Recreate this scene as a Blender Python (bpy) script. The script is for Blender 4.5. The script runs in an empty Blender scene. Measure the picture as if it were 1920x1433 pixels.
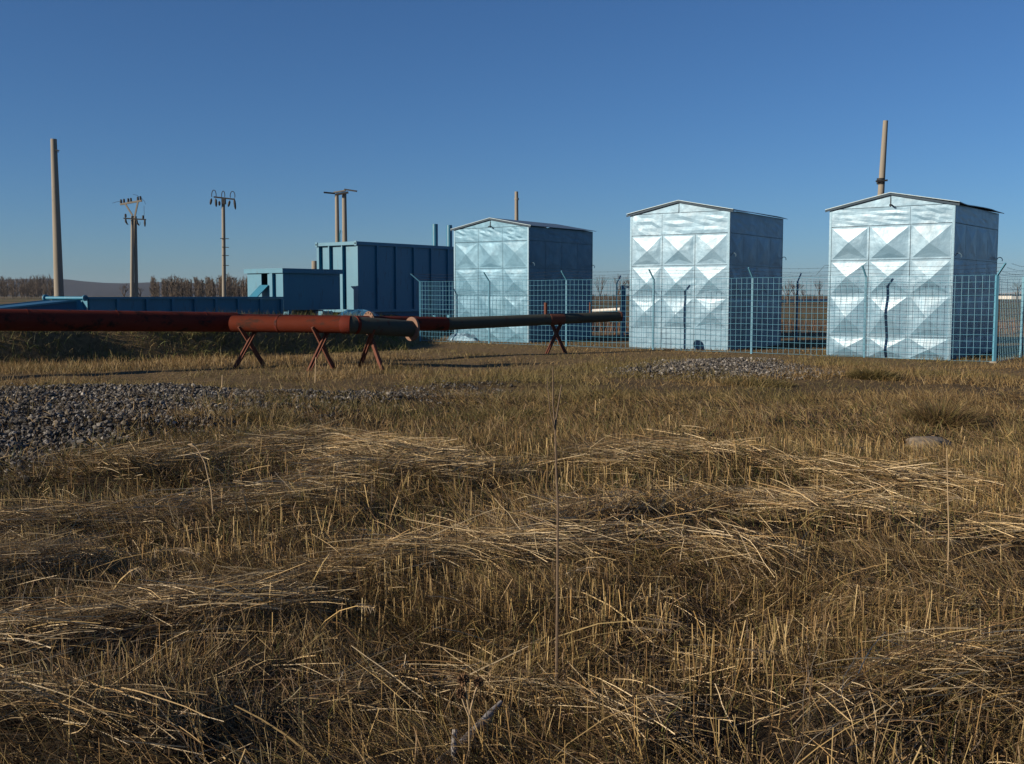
import bpy, math, random
import numpy as np
from mathutils import Vector, Matrix
random.seed(7)
RNG = np.random.default_rng(11)
SC = bpy.context.scene
COL = SC.collection

# ------------------------------------------------------------------ camera
F, PITCH, H = 1990.0, 0.0814, 1.55
cp, sp = math.cos(PITCH), math.sin(PITCH)
cam = bpy.data.cameras.new('camera')
cam.lens = F / 1920 * 36
cam.sensor_width = 36
cam.clip_end = 12000
cam.clip_start = 0.05
camo = bpy.data.objects.new('camera', cam)
COL.objects.link(camo)
camo.location = (0, 0, H)
camo.rotation_euler = (math.pi / 2 - PITCH, 0, 0)
SC.camera = camo

def ray(px, py):
    X, U = (px - 960) / F, -(py - 716.5) / F
    return Vector((X, cp + U * sp, -sp + U * cp))
def P(px, py, Y):
    r = ray(px, py)
    k = Y / r.y
    return Vector((r.x * k, Y, H + r.z * k))
def G(px, py, z=0.0):
    r = ray(px, py)
    k = (z - H) / r.z
    return Vector((r.x * k, r.y * k, z))

# ------------------------------------------------------------------ noise + terrain
def vnoise(x, y, seed=0):
    x = np.asarray(x, float); y = np.asarray(y, float)
    xi = np.floor(x); yi = np.floor(y)
    fx = x - xi; fy = y - yi
    fx = fx * fx * (3 - 2 * fx); fy = fy * fy * (3 - 2 * fy)
    def hsh(a, b):
        n = np.sin(a * 127.1 + b * 311.7 + seed * 74.7) * 43758.5453
        return n - np.floor(n)
    a = hsh(xi, yi); b = hsh(xi + 1, yi); c = hsh(xi, yi + 1); d = hsh(xi + 1, yi + 1)
    return (a * (1 - fx) + b * fx) * (1 - fy) + (c * (1 - fx) + d * fx) * fy
def fbm(x, y, seed=0, oct=3):
    r = 0; a = .5; t = 0
    for o in range(oct):
        r = r + a * vnoise(np.asarray(x) * 2 ** o, np.asarray(y) * 2 ** o, seed + o * 13)
        t += a; a *= .5
    return r / t
def sst(a, b, x):
    t = np.clip((np.asarray(x, float) - a) / (b - a), 0, 1)
    return t * t * (3 - 2 * t)

def poly_mask(pts, x, y, soft=.6):
    """signed distance style mask of a ground polygon: 1 inside, 0 outside, soft edge"""
    x = np.asarray(x, float); y = np.asarray(y, float)
    inside = np.zeros(x.shape, bool); dist = np.full(x.shape, 1e9)
    n = len(pts)
    for i in range(n):
        x1, y1 = pts[i]; x2, y2 = pts[(i + 1) % n]
        cond = ((y1 > y) != (y2 > y))
        with np.errstate(divide='ignore', invalid='ignore'):
            xx = (x2 - x1) * (y - y1) / ((y2 - y1) if y2 != y1 else 1e-9) + x1
        inside ^= cond & (x < xx)
        dx, dy = x2 - x1, y2 - y1
        t = np.clip(((x - x1) * dx + (y - y1) * dy) / (dx * dx + dy * dy), 0, 1)
        dist = np.minimum(dist, np.hypot(x - x1 - t * dx, y - y1 - t * dy))
    sd = np.where(inside, dist, -dist)
    return sst(-soft, soft, sd)
def gp(lst, z=.1):
    return [tuple(G(a, b, z)[:2]) for a, b in lst]
GRAV_L = gp([(-330, 950), (0, 893), (120, 872), (190, 835), (330, 806), (480, 808), (570, 780), (640, 752), (610, 732), (300, 724), (0, 728), (-330, 740)])
GRAV_M = gp([(560, 742), (700, 748), (900, 722), (930, 712), (800, 716), (640, 722)])
GRAV_R = gp([(1180, 692), (1260, 672), (1400, 668), (1545, 691), (1480, 701), (1300, 698)])

WINDROWS = [([(-300, 1035), (0, 1010), (250, 985), (430, 962), (760, 912), (900, 905)], .42),
            ([(250, 905), (470, 880), (640, 868), (760, 880)], .45),
            ([(360, 1165), (560, 1120), (760, 1085), (1000, 1062), (1300, 1046), (1420, 1085)], .26),
            ([(-250, 1300), (0, 1262), (250, 1205), (420, 1180), (560, 1160)], .26),
            ([(-200, 1140), (0, 1110), (100, 1090)], .25),
            ([(1010, 1010), (1150, 990), (1290, 965), (1420, 962), (1560, 990), (1720, 1000)], .30),
            ([(1100, 878), (1300, 872), (1500, 895), (1700, 925), (2000, 950)], .40),
            ([(1560, 1400), (1700, 1345), (1850, 1320), (2100, 1310)], .16),
            ([(620, 1330), (760, 1290), (900, 1300), (1080, 1330), (1250, 1390)], .12),
            ([(1740, 1040), (1900, 1035), (2100, 1050)], .22),
            ([(-200, 1420), (100, 1400), (330, 1420)], .11)]
WR = [([tuple(G(a, b)[:2]) for a, b in l], w) for l, w in WINDROWS]
BARE = gp([(-400, 745), (0, 726), (300, 716), (520, 704), (640, 699), (640, 690), (500, 689), (200, 698), (0, 703), (-400, 715)], .02)
def swath(x, y, flow=False):
    """windrow mask 0..1 of the ground (and the direction the straw lies in)"""
    x = np.asarray(x, float); y = np.asarray(y, float)
    best = np.zeros(x.shape); ang = np.zeros(x.shape)
    for pts, w in WR:
        for (x1, y1), (x2, y2) in zip(pts[:-1], pts[1:]):
            dx, dy = x2 - x1, y2 - y1; L2 = dx * dx + dy * dy
            t = np.clip(((x - x1) * dx + (y - y1) * dy) / L2, 0, 1)
            d = np.hypot(x - x1 - t * dx, y - y1 - t * dy)
            v = np.exp(-(d / w) ** 2); k = v > best
            best = np.where(k, v, best)
            if flow: ang = np.where(k, math.atan2(dy, dx), ang)
    n = fbm(x * 1.1 + y * .2, y * 1.9, 3, 3)
    S = np.clip(best + 1.5 * (n - .5), 0, 1.2)
    return (S, ang) if flow else S

def hgt(x, y):
    x = np.asarray(x, float); y = np.asarray(y, float)
    near = 1 - sst(15, 25, y)
    z = near * (.26 * (fbm(x * .5, y * .75, 21) - .5) + .11 * (fbm(x * 1.6, y * 1.9, 22) - .5))
    z = z + near * (.10 * swath(x, y) - .04)
    z = z + (.03 + .05 * sst(16, 20, y) * (1 - sst(27, 29, y))) * (fbm(x * .5, y * .6, 31) - .5) * sst(8, 18, y)
    # bank that carries the tanks
    edge = 1 - sst(-4.9, -3.1, x + .35 * (fbm(x * .6, y * .6, 5) - .5))
    top = sst(0, 1.0, -(x + 11.6) * .65 + (y - 22.9) * .76 + .5 * (fbm(x * .7, y * .7, 8) - .5)) * (1 - sst(70, 120, y))
    z = z + edge * top * (.78 + .12 * (fbm(x * .5, y * .5, 9) - .5))
    z = z + poly_mask(GRAV_L, x, y, 1.3) * (.13 + .14 * (fbm(x * .9, y * .9, 17) - .5))
    z = z + poly_mask(GRAV_R, x, y, .9) * .07
    far = sst(60, 500, y)
    z = z + far * .5 * (fbm(x * .004, y * .004, 41) - .5)
    return z
def hz(x, y):
    return float(hgt(np.array([x]), np.array([y]))[0])

# ------------------------------------------------------------------ builders
class MB:
    def __init__(s): s.v = []; s.f = []
    def poly(s, pts):
        b = len(s.v); s.v += [tuple(p) for p in pts]; s.f.append(tuple(range(b, b + len(pts)))); return s
    def hexa(s, c):
        b = len(s.v); s.v += [tuple(p) for p in c]
        for q in ((0, 3, 2, 1), (4, 5, 6, 7), (0, 1, 5, 4), (1, 2, 6, 5), (2, 3, 7, 6), (3, 0, 4, 7)):
            s.f.append(tuple(b + i for i in q))
        return s
    def obox(s, o, ax, ay, az):
        """box from corner o and three edge vectors"""
        o = Vector(o); ax = Vector(ax); ay = Vector(ay); az = Vector(az)
        return s.hexa([o, o + ax, o + ax + ay, o + ay, o + az, o + ax + az, o + ax + ay + az, o + ay + az])
    def cbox(s, c, ax, ay, az):
        c = Vector(c); return s.obox(c - Vector(ax) / 2 - Vector(ay) / 2 - Vector(az) / 2, ax, ay, az)
    def beam(s, p0, p1, w, h=None, up=(0, 0, 1)):
        p0 = Vector(p0); p1 = Vector(p1); h = h or w
        d = (p1 - p0).normalized(); u = Vector(up)
        a = d.cross(u)
        if a.length < 1e-3: a = d.cross(Vector((1, 0, 0)))
        a.normalize(); c = a.cross(d).normalized()
        return s.obox(p0 - a * w / 2 - c * h / 2, a * w, p1 - p0, c * h)
    def tube(s, pts, rad, n=12, caps=True):
        pts = [Vector(p) for p in pts]
        if not hasattr(rad, '__len__'): rad = [rad] * len(pts)
        b = len(s.v); ref = None
        for i, p in enumerate(pts):
            d = (pts[min(i + 1, len(pts) - 1)] - pts[max(i - 1, 0)]).normalized()
            if ref is None:
                ref = d.cross(Vector((0, 0, 1)))
                if ref.length < .1: ref = d.cross(Vector((0, 1, 0)))
            a = (ref - d * ref.dot(d)).normalized(); ref = a; c = d.cross(a)
            for k in range(n):
                t = 2 * math.pi * k / n
                s.v.append(tuple(p + (a * math.cos(t) + c * math.sin(t)) * rad[i]))
        for i in range(len(pts) - 1):
            for k in range(n):
                k2 = (k + 1) % n
                s.f.append((b + i * n + k, b + i * n + k2, b + (i + 1) * n + k2, b + (i + 1) * n + k))
        if caps:
            s.f.append(tuple(b + k for k in reversed(range(n))))
            e = b + (len(pts) - 1) * n
            s.f.append(tuple(e + k for k in range(n)))
        return s
    def flange(s, c, d, r1, r0, th, n=28):
        """flat ring: outer radius r1, inner r0, thickness th along d"""
        c = Vector(c); d = Vector(d).normalized()
        a = d.cross(Vector((0, 0, 1))).normalized(); u = a.cross(d)
        b = len(s.v)
        for off in (-th / 2, th / 2):
            for r in (r1, r0):
                for k in range(n):
                    t = 2 * math.pi * k / n
                    s.v.append(tuple(c + d * off + (a * math.cos(t) + u * math.sin(t)) * r))
        for k in range(n):
            j = (k + 1) % n
            A, B, C_, D = b, b + n, b + 2 * n, b + 3 * n
            s.f += [(A + k, A + j, B + j, B + k), (C_ + j, C_ + k, D + k, D + j), (A + j, A + k, C_ + k, C_ + j), (B + k, B + j, D + j, D + k)]
        return s
    def build(s, name, mat, parent=None, smooth=False, root=None):
        o0 = Vector((0, 0, 0))
        r = root or parent
        while r is not None and r.parent is not None: r = r.parent
        if r is not None: o0 = r.location
        me = bpy.data.meshes.new(name)
        me.from_pydata([(x - o0.x, y - o0.y, z - o0.z) for x, y, z in s.v], [], s.f)
        me.materials.append(mat)
        if smooth:
            me.polygons.foreach_set('use_smooth', [True] * len(me.polygons))
            try: me.set_sharp_from_angle(angle=math.radians(40))
            except Exception: pass
        o = bpy.data.objects.new(name, me); COL.objects.link(o)
        if parent is not None: o.parent = parent
        return o

def tag(o, label=None, cat=None, group=None, kind=None):
    if label: o['label'] = label
    if cat: o['category'] = cat
    if group: o['group'] = group
    if kind: o['kind'] = kind
    return o
def thing(name, loc, label, cat, group=None):
    o = bpy.data.objects.new(name, None); COL.objects.link(o); o.location = loc
    o.empty_display_size = .2
    return tag(o, label, cat, group)

# ------------------------------------------------------------------ materials
def newmat(name):
    m = bpy.data.materials.new(name); m.use_nodes = True
    nt = m.node_tree; nt.nodes.clear()
    out = nt.nodes.new('ShaderNodeOutputMaterial')
    bs = nt.nodes.new('ShaderNodeBsdfPrincipled')
    nt.links.new(bs.outputs[0], out.inputs[0])
    return m, nt, bs, out
def nd(nt, typ, **kw):
    n = nt.nodes.new(typ)
    for k, v in kw.items():
        if k.startswith('i_'): n.inputs[k[2:].replace('_', ' ')].default_value = v
        else: setattr(n, k, v)
    return n
def rgb(c): return (c[0], c[1], c[2], 1)
def surface(name, c1, c2, rough=.6, metal=0, scale=3, c3=None, s3=9, t3=.62, bump=.1, bscale=20, bdist=.02, stretch=(1, 1, 1), spec=.4):
    """two-tone mottled surface with an optional third spotted colour (rust, stains)"""
    m, nt, bs, out = newmat(name); L = nt.links.new
    tc = nd(nt, 'ShaderNodeTexCoord'); mp = nd(nt, 'ShaderNodeMapping'); mp.inputs['Scale'].default_value = stretch
    L(tc.outputs['Object'], mp.inputs[0])
    n1 = nd(nt, 'ShaderNodeTexNoise', i_Scale=scale, i_Detail=6.0, i_Roughness=.6); L(mp.outputs[0], n1.inputs['Vector'])
    r1 = nd(nt, 'ShaderNodeMapRange'); r1.inputs[1].default_value = .3; r1.inputs[2].default_value = .7; L(n1.outputs[0], r1.inputs[0])
    mx = nd(nt, 'ShaderNodeMix', data_type='RGBA'); L(r1.outputs[0], mx.inputs['Factor'])
    mx.inputs[6].default_value = rgb(c1); mx.inputs[7].default_value = rgb(c2); last = mx.outputs[2]
    if c3:
        n3 = nd(nt, 'ShaderNodeTexNoise', i_Scale=s3, i_Detail=8.0, i_Roughness=.7); L(mp.outputs[0], n3.inputs['Vector'])
        r3 = nd(nt, 'ShaderNodeMapRange'); r3.inputs[1].default_value = t3; r3.inputs[2].default_value = t3 + .1; L(n3.outputs[0], r3.inputs[0])
        m3 = nd(nt, 'ShaderNodeMix', data_type='RGBA'); L(r3.outputs[0], m3.inputs['Factor']); L(last, m3.inputs[6]); m3.inputs[7].default_value = rgb(c3); last = m3.outputs[2]
    L(last, bs.inputs['Base Color'])
    bs.inputs['Metallic'].default_value = metal
    bs.inputs['Specular IOR Level'].default_value = spec
    rr = nd(nt, 'ShaderNodeMapRange'); rr.inputs[3].default_value = max(.05, rough - .1); rr.inputs[4].default_value = min(1, rough + .1)
    L(n1.outputs[0], rr.inputs[0]); L(rr.outputs[0], bs.inputs['Roughness'])
    if bump:
        nb = nd(nt, 'ShaderNodeTexNoise', i_Scale=bscale, i_Detail=4.0); L(tc.outputs['Object'], nb.inputs['Vector'])
        bp = nd(nt, 'ShaderNodeBump', i_Strength=bump, i_Distance=bdist); L(nb.outputs[0], bp.inputs['Height']); L(bp.outputs[0], bs.inputs['Normal'])
    return m

M = {}
M['blue'] = surface('blue_paint', (.012, .135, .22), (.018, .16, .25), .5, 0, 1.2, (.010, .085, .135), 5, .58, .06, 2.5, .06, (1, 1, .22), spec=.75)
M['blue_dark'] = surface('darker_blue_paint', (.018, .09, .18), (.024, .11, .21), .5, 0, 1.5, (.014, .07, .13), 6, .62, .05, 3, .05)
M['verge_shadow'] = surface('painted_verge_shadow', (.015, .035, .055), (.02, .045, .07), .7, 0, 3)  # dark tone stands for the shadow below the roof sheet edge
M['post'] = surface('fence_blue_paint', (.075, .23, .33), (.095, .27, .37), .45, 0, 3, None)
M['concrete'] = surface('weathered_concrete', (.20, .18, .145), (.25, .225, .185), .9, 0, 2.5, (.13, .115, .095), 4, .6, .25, 30, .02, (1, 1, .25))
M['iron'] = surface('dark_iron', (.02, .023, .028), (.035, .035, .035), .7, 0, 8, spec=.2)
M['glass_ins'] = surface('brown_glazed_porcelain', (.02, .02, .024), (.03, .028, .03), .6, 0, 8, spec=.2)
M['rust'] = surface('rusty_iron', (.095, .030, .017), (.125, .045, .025), .85, 0, 9, (.05, .022, .016), 16, .58, .3, 40, .01)
M['redpaint'] = surface('red_primer', (.068, .011, .004), (.09, .016, .006), .8, 0, 3, (.035, .014, .009), 3.2, .53, .15, 25, .01, (.45, 1, 1), spec=.12)
M['darkred'] = surface('weathered_red_primer', (.095, .016, .009), (.12, .02, .011), .75, 0, 2.5, (.022, .010, .008), 4, .52, .15, 25, .01, (.4, 1, 1), spec=.15)
M['green'] = surface('old_green_paint', (.040, .048, .036), (.055, .058, .042), .8, 0, 4, (.05, .027, .018), 5, .55, .1, 25, .01)
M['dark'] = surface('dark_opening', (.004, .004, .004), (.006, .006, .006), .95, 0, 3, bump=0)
M['pink'] = surface('rusted_flange_steel', (.15, .085, .058), (.18, .105, .07), .8, 0, 12, (.12, .05, .03), 18, .6, .2, 40, .01)
M['white'] = surface('dull_white_paint', (.55, .53, .48), (.6, .58, .53), .6, 0, 2)
M['pale'] = surface('pale_concrete', (.34, .34, .33), (.40, .40, .38), .8, 0, .2)
M['roofedge'] = surface('zinc_sheet', (.13, .18, .21), (.17, .22, .25), .45, .5, 3, (.22, .25, .27), 5, .62)
M['rooftan'] = surface('brown_stained_zinc', (.30, .27, .25), (.36, .31, .28), .6, .3, 3, (.2, .15, .12), 6, .6)
M['stone'] = surface('field_stone', (.14, .115, .082), (.19, .155, .115), .9, 0, 6, (.12, .1, .08), 9, .58, .5, 25, .02)
M['twig'] = surface('bare_twigs', (.065, .05, .04), (.095, .073, .058), .9, 0, 1.5, bump=0)
M['wood_far'] = surface('bare_woodland', (.085, .066, .050), (.13, .10, .075), .95, 0, .12, bump=0)
M['bark'] = surface('grey_stick', (.16, .15, .15), (.24, .22, .2), .85, 0, 30, (.1, .08, .07), 50, .58, .3, 80, .005)
M['stem'] = surface('dry_stem', (.30, .22, .13), (.38, .28, .16), .8, 0, 20, (.18, .12, .07), 30, .6, 0)
M['weed'] = surface('dead_weed', (.10, .07, .045), (.15, .105, .065), .85, 0, 20, (.09, .06, .04), 30, .6, 0)
M['seed'] = surface('dry_seedhead', (.10, .055, .03), (.17, .10, .05), .95, 0, 60, bump=.5, bscale=200, bdist=.005)
M['tubegrey'] = surface('grey_plastic', (.04, .055, .065), (.06, .075, .085), .5, 0, 20)

def shed_sheet(name, c1, c2, rough, dent, dscale, coat):
    """silvery blue painted sheet steel with dents"""
    m, nt, bs, out = newmat(name); L = nt.links.new
    tc = nd(nt, 'ShaderNodeTexCoord')
    n1 = nd(nt, 'ShaderNodeTexNoise', i_Scale=1.1, i_Detail=5.0, i_Roughness=.55); L(tc.outputs['Object'], n1.inputs['Vector'])
    r1 = nd(nt, 'ShaderNodeMapRange'); r1.inputs[1].default_value = .35; r1.inputs[2].default_value = .65; L(n1.outputs[0], r1.inputs[0])
    mx = nd(nt, 'ShaderNodeMix', data_type='RGBA'); L(r1.outputs[0], mx.inputs['Factor']); mx.inputs[6].default_value = rgb(c1); mx.inputs[7].default_value = rgb(c2)
    L(mx.outputs[2], bs.inputs['Base Color'])
    bs.inputs['Metallic'].default_value = .5
    bs.inputs['Coat Weight'].default_value = coat; bs.inputs['Coat IOR'].default_value = 1.6; bs.inputs['Coat Roughness'].default_value = .36
    n2 = nd(nt, 'ShaderNodeTexNoise', i_Scale=3.5, i_Detail=6.0, i_Roughness=.65); L(tc.outputs['Object'], n2.inputs['Vector'])
    rr = nd(nt, 'ShaderNodeMapRange'); rr.inputs[1].default_value = .3; rr.inputs[2].default_value = .7; rr.inputs[3].default_value = rough - .07; rr.inputs[4].default_value = rough + .1
    L(n2.outputs[0], rr.inputs[0]); L(rr.outputs[0], bs.inputs['Roughness'])
    nb = nd(nt, 'ShaderNodeTexNoise', i_Scale=dscale, i_Detail=2.5, i_Roughness=.5, i_Distortion=.6); L(tc.outputs['Object'], nb.inputs['Vector'])
    b1 = nd(nt, 'ShaderNodeBump', i_Strength=dent, i_Distance=.12); L(nb.outputs[0], b1.inputs['Height'])
    nb2 = nd(nt, 'ShaderNodeTexNoise', i_Scale=9.0, i_Detail=3.0); L(tc.outputs['Object'], nb2.inputs['Vector'])
    b2 = nd(nt, 'ShaderNodeBump', i_Strength=.12, i_Distance=.02); L(nb2.outputs[0], b2.inputs['Height']); L(b1.outputs[0], b2.inputs['Normal'])
    L(b2.outputs[0], bs.inputs['Normal']); L(b2.outputs[0], bs.inputs['Coat Normal'])
    return m
M['sheet'] = shed_sheet('silver_blue_sheet', (.066, .15, .220), (.09, .172, .238), .52, .17, 1.2, .55)
M['sheet_blue'] = shed_sheet('light_blue_sheet', (.042, .125, .19), (.056, .142, .205), .52, .22, 1.0, .26)
M['trim'] = surface('sheet_trim', (.11, .19, .25), (.14, .22, .28), .5, .5, 3)

def vcol(name, rough, transl):
    m, nt, bs, out = newmat(name); L = nt.links.new
    at = nd(nt, 'ShaderNodeAttribute', attribute_name='Col')
    L(at.outputs['Color'], bs.inputs['Base Color']); bs.inputs['Roughness'].default_value = rough
    bs.inputs['Specular IOR Level'].default_value = .3
    if transl:
        tr = nd(nt, 'ShaderNodeBsdfTranslucent'); L(at.outputs['Color'], tr.inputs[0])
        ms = nd(nt, 'ShaderNodeMixShader'); ms.inputs[0].default_value = transl
        L(bs.outputs[0], ms.inputs[1]); L(tr.outputs[0], ms.inputs[2]); L(ms.outputs[0], out.inputs[0])
    return m
M['straw'] = vcol('straw', .55, .12)
M['blade'] = vcol('grass_blade', .6, .25)
M['gravel'] = vcol('gravel_stone', .85, 0)

def ground_mat():
    m, nt, bs, out = newmat('field_soil'); L = nt.links.new
    tc = nd(nt, 'ShaderNodeTexCoord')
    sep = nd(nt, 'ShaderNodeSeparateXYZ'); L(tc.outputs['Object'], sep.inputs[0])
    n1 = nd(nt, 'ShaderNodeTexNoise', i_Scale=2.2, i_Detail=10.0, i_Roughness=.72); L(tc.outputs['Object'], n1.inputs['Vector'])
    cr = nd(nt, 'ShaderNodeValToRGB'); e = cr.color_ramp.elements
    e[0].position = .32; e[0].color = (.010, .0075, .005, 1); e[1].position = .68; e[1].color = (.045, .032, .018, 1)
    L(n1.outputs[0], cr.inputs[0])
    # dry turf between the field and the fence
    n2 = nd(nt, 'ShaderNodeTexNoise', i_Scale=7.0, i_Detail=8.0, i_Roughness=.75); L(tc.outputs['Object'], n2.inputs['Vector'])
    c2 = nd(nt, 'ShaderNodeValToRGB'); e = c2.color_ramp.elements
    e[0].position = .3; e[0].color = (.07, .05, .024, 1); e[1].position = .7; e[1].color = (.24, .165, .08, 1)
    L(n2.outputs[0], c2.inputs[0])
    m1 = nd(nt, 'ShaderNodeMapRange'); m1.inputs[1].default_value = 13; m1.inputs[2].default_value = 22; L(sep.outputs['Y'], m1.inputs[0])
    mA = nd(nt, 'ShaderNodeMix', data_type='RGBA'); L(m1.outputs[0], mA.inputs['Factor']); L(cr.outputs[0], mA.inputs[6]); L(c2.outputs[0], mA.inputs[7])
    # far fields in bands
    mp = nd(nt, 'ShaderNodeMapping'); mp.inputs['Scale'].default_value = (.004, .03, 1); L(tc.outputs['Object'], mp.inputs[0])
    n3 = nd(nt, 'ShaderNodeTexNoise', i_Scale=1.0, i_Detail=3.0); L(mp.outputs[0], n3.inputs['Vector'])
    c3 = nd(nt, 'ShaderNodeValToRGB'); e = c3.color_ramp.elements
    e[0].position = .36; e[0].color = (.075, .075, .03, 1); e[1].position = .62; e[1].color = (.15, .095, .055, 1)
    k = c3.color_ramp.elements.new(.48); k.color = (.12, .10, .045, 1)
    L(n3.outputs[0], c3.inputs[0])
    m2 = nd(nt, 'ShaderNodeMapRange'); m2.inputs[1].default_value = 40; m2.inputs[2].default_value = 60; L(sep.outputs['Y'], m2.inputs[0])
    mB = nd(nt, 'ShaderNodeMix', data_type='RGBA'); L(m2.outputs[0], mB.inputs['Factor']); L(mA.outputs[2], mB.inputs[6]); L(c3.outputs[0], mB.inputs[7])
    L(mB.outputs[2], bs.inputs['Base Color']); bs.inputs['Roughness'].default_value = .95
    bs.inputs['Specular IOR Level'].default_value = .15
    b = nd(nt, 'ShaderNodeBump', i_Strength=.8, i_Distance=.08); L(n2.outputs[0], b.inputs['Height']); L(b.outputs[0], bs.inputs['Normal'])
    return m
M['ground'] = ground_mat()
M['hill'] = surface('wooded_hills', (.014, .014, .020), (.023, .021, .026), .95, 0, .004, (.035, .03, .03), .008, .62, 0)

# ------------------------------------------------------------------ ground sheet + hills
def grid_mesh(name, X, Y, Z, mat):
    r, c = X.shape
    v = np.stack([X, Y, Z], -1).reshape(-1, 3)
    i = np.arange((r - 1) * (c - 1)); a = (i // (c - 1)) * c + i % (c - 1)
    f = np.stack([a, a + 1, a + c + 1, a + c], -1)
    return np_mesh(name, v, f, mat, smooth=True)
def np_mesh(name, v, f, mat, col=None, smooth=False):
    me = bpy.data.meshes.new(name)
    n, k = f.shape
    me.vertices.add(len(v)); me.vertices.foreach_set('co', np.ascontiguousarray(v, np.float32).ravel())
    me.loops.add(n * k); me.loops.foreach_set('vertex_index', np.ascontiguousarray(f, np.int32).ravel())
    me.polygons.add(n); me.polygons.foreach_set('loop_start', np.arange(0, n * k, k, dtype=np.int32))
    me.polygons.foreach_set('use_smooth', np.full(n, smooth))
    if col is not None:
        at = me.color_attributes.new('Col', 'FLOAT_COLOR', 'POINT')
        at.data.foreach_set('color', np.ascontiguousarray(col, np.float32).ravel())
    me.update(calc_edges=True); me.validate()
    me.materials.append(mat)
    o = bpy.data.objects.new(name, me); COL.objects.link(o)
    return o

yy = 1.9 * 1.0105 ** np.arange(0, 760)
yy = yy[yy < 3150]
uu = np.linspace(-1, 1, 361)
uu = np.sign(uu) * np.abs(uu) ** 1.25
YY, UU = np.meshgrid(yy, uu, indexing='ij')
GX = UU * (YY * .95 + 3); GY = YY - 5.0
g = grid_mesh('ground', GX, GY, hgt(GX, GY), M['ground'])
tag(g, kind='structure')

hx = np.linspace(-2600, 300, 160)
prof = 58 * np.exp(-((hx + 1150) / 620) ** 2) * (.85 + .3 * fbm(hx * .003, hx * 0, 77)) + 20 * fbm(hx * .006, hx * 0, 78) * sst(300, -900, hx)
rows = [(-420, 0), (-250, .45), (-90, .85), (0, 1.0), (200, .8), (600, -.2)]
HX = np.stack([hx] * 6); HY = np.stack([2700 + d + 0 * hx for d, _ in rows]); HZ = np.stack([prof * k * .62 - 3 for _, k in rows])
tag(grid_mesh('hills', HX, HY, HZ, M['hill']), kind='structure')

# ------------------------------------------------------------------ fence frame of reference
FO = Vector((-3.109, 36.04, 0)); TH = .6777; BAY = 3.0547; FH = 2.02
T = Vector((math.cos(TH), -math.sin(TH), 0)); Bk = Vector((math.sin(TH), math.cos(TH), 0)); N = -Bk; Zv = Vector((0, 0, 1))
def rotv(v, a):
    return Vector((v.x * math.cos(a) - v.y * math.sin(a), v.x * math.sin(a) + v.y * math.cos(a), v.z))

def mesh_panel(p0, p1, h, step=.152, wr=.0042, z0=.04):
    m = MB(); d = p1 - p0; L = d.length; d.normalize()
    n = max(2, round(L / step)); k = round((h - z0) / step)
    out = d.cross(Zv) * .006
    for i in range(n + 1):
        q = p0 + d * (L * i / n); jit = Vector((0, 0, random.uniform(-.004, .004)))
        m.tube([q + Zv * z0 + jit, q + Zv * h + jit], wr, 4, False)
    for j in range(k + 1):
        z = z0 + (h - z0) * j / k; pts = []
        for i in range(7):
            t = i / 6
            pts.append(p0 + d * (L * t) + out + Zv * (z - .018 * math.sin(math.pi * t) * random.uniform(.4, 1.2)))
        m.tube(pts, wr, 4, False)
    return m

def barbed(p0, p1, wr=.0032):
    m = MB(); d = p1 - p0; n = 8; pts = []
    for i in range(n + 1):
        t = i / n; pts.append(p0 + d * t - Zv * (.05 * math.sin(math.pi * t)))
    m.tube(pts, wr, 3, False)
    for i in range(int(d.length / .25)):
        q = p0 + d * ((i + .5) / int(d.length / .25)); q = q - Zv * (.05 * math.sin(math.pi * (i + .5) / int(d.length / .25)))
        a = Vector((random.uniform(-1, 1), random.uniform(-1, 1), random.uniform(-1, 1))).normalized() * .022
        m.tube([q - a, q + a], wr * .8, 3, False)
    return m

ARM = .34
def build_fence(label, pts, outward, z_of, armside=None, big=(), skip_mesh=(), pw=.048, arms=True, nopost=()):
    root = thing('mesh_fence', Vector((pts[0].x, pts[0].y, hz(pts[0].x, pts[0].y))), label, 'fence')
    tips = []
    for i, q in enumerate(pts):
        w = .066 if i in big else pw
        zb = hz(q.x, q.y) - .05
        o = outward[i]
        if i in nopost:
            tips.append((q + Zv * FH, q + Zv * (FH + .26) + o * .27)); continue
        m = MB(); m.beam(q + Zv * zb, q + Zv * FH, w, w, up=o)
        post = m.build('post', M['post'], root)
        if i in big:
            MB().cbox(q + Zv * (hz(q.x, q.y) + .02), T * .16, Bk * .16, Zv * .04).build('base_plate', M['concrete'], post)
        if arms:
            k = o.length
            a = MB().beam(q + Zv * (FH - .02), q + Zv * (FH + .26) + o * .27, .035, .03)
            a.build('arm', M['post'], post)
        tips.append((q + Zv * FH, q + Zv * (FH + .26) + o * .27))
    for i in range(len(pts) - 1):
        if i in skip_mesh: continue
        d = (pts[i + 1] - pts[i]).normalized()
        off = outward[i].normalized() * (pw / 2 + .006)
        z = (hz(pts[i].x, pts[i].y) + hz(pts[i + 1].x, pts[i + 1].y)) / 2
        mesh_panel(pts[i] + off, pts[i + 1] + off, FH, z0=max(.02, z + .03)).build('mesh_panel', M['post'], root)
        if arms:
            for t in (.3, .65, 1.0):
                barbed(tips[i][0].lerp(tips[i][1], t), tips[i + 1][0].lerp(tips[i + 1][1], t)).build('barbed_wire', M['iron'], root)
    return root

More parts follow.
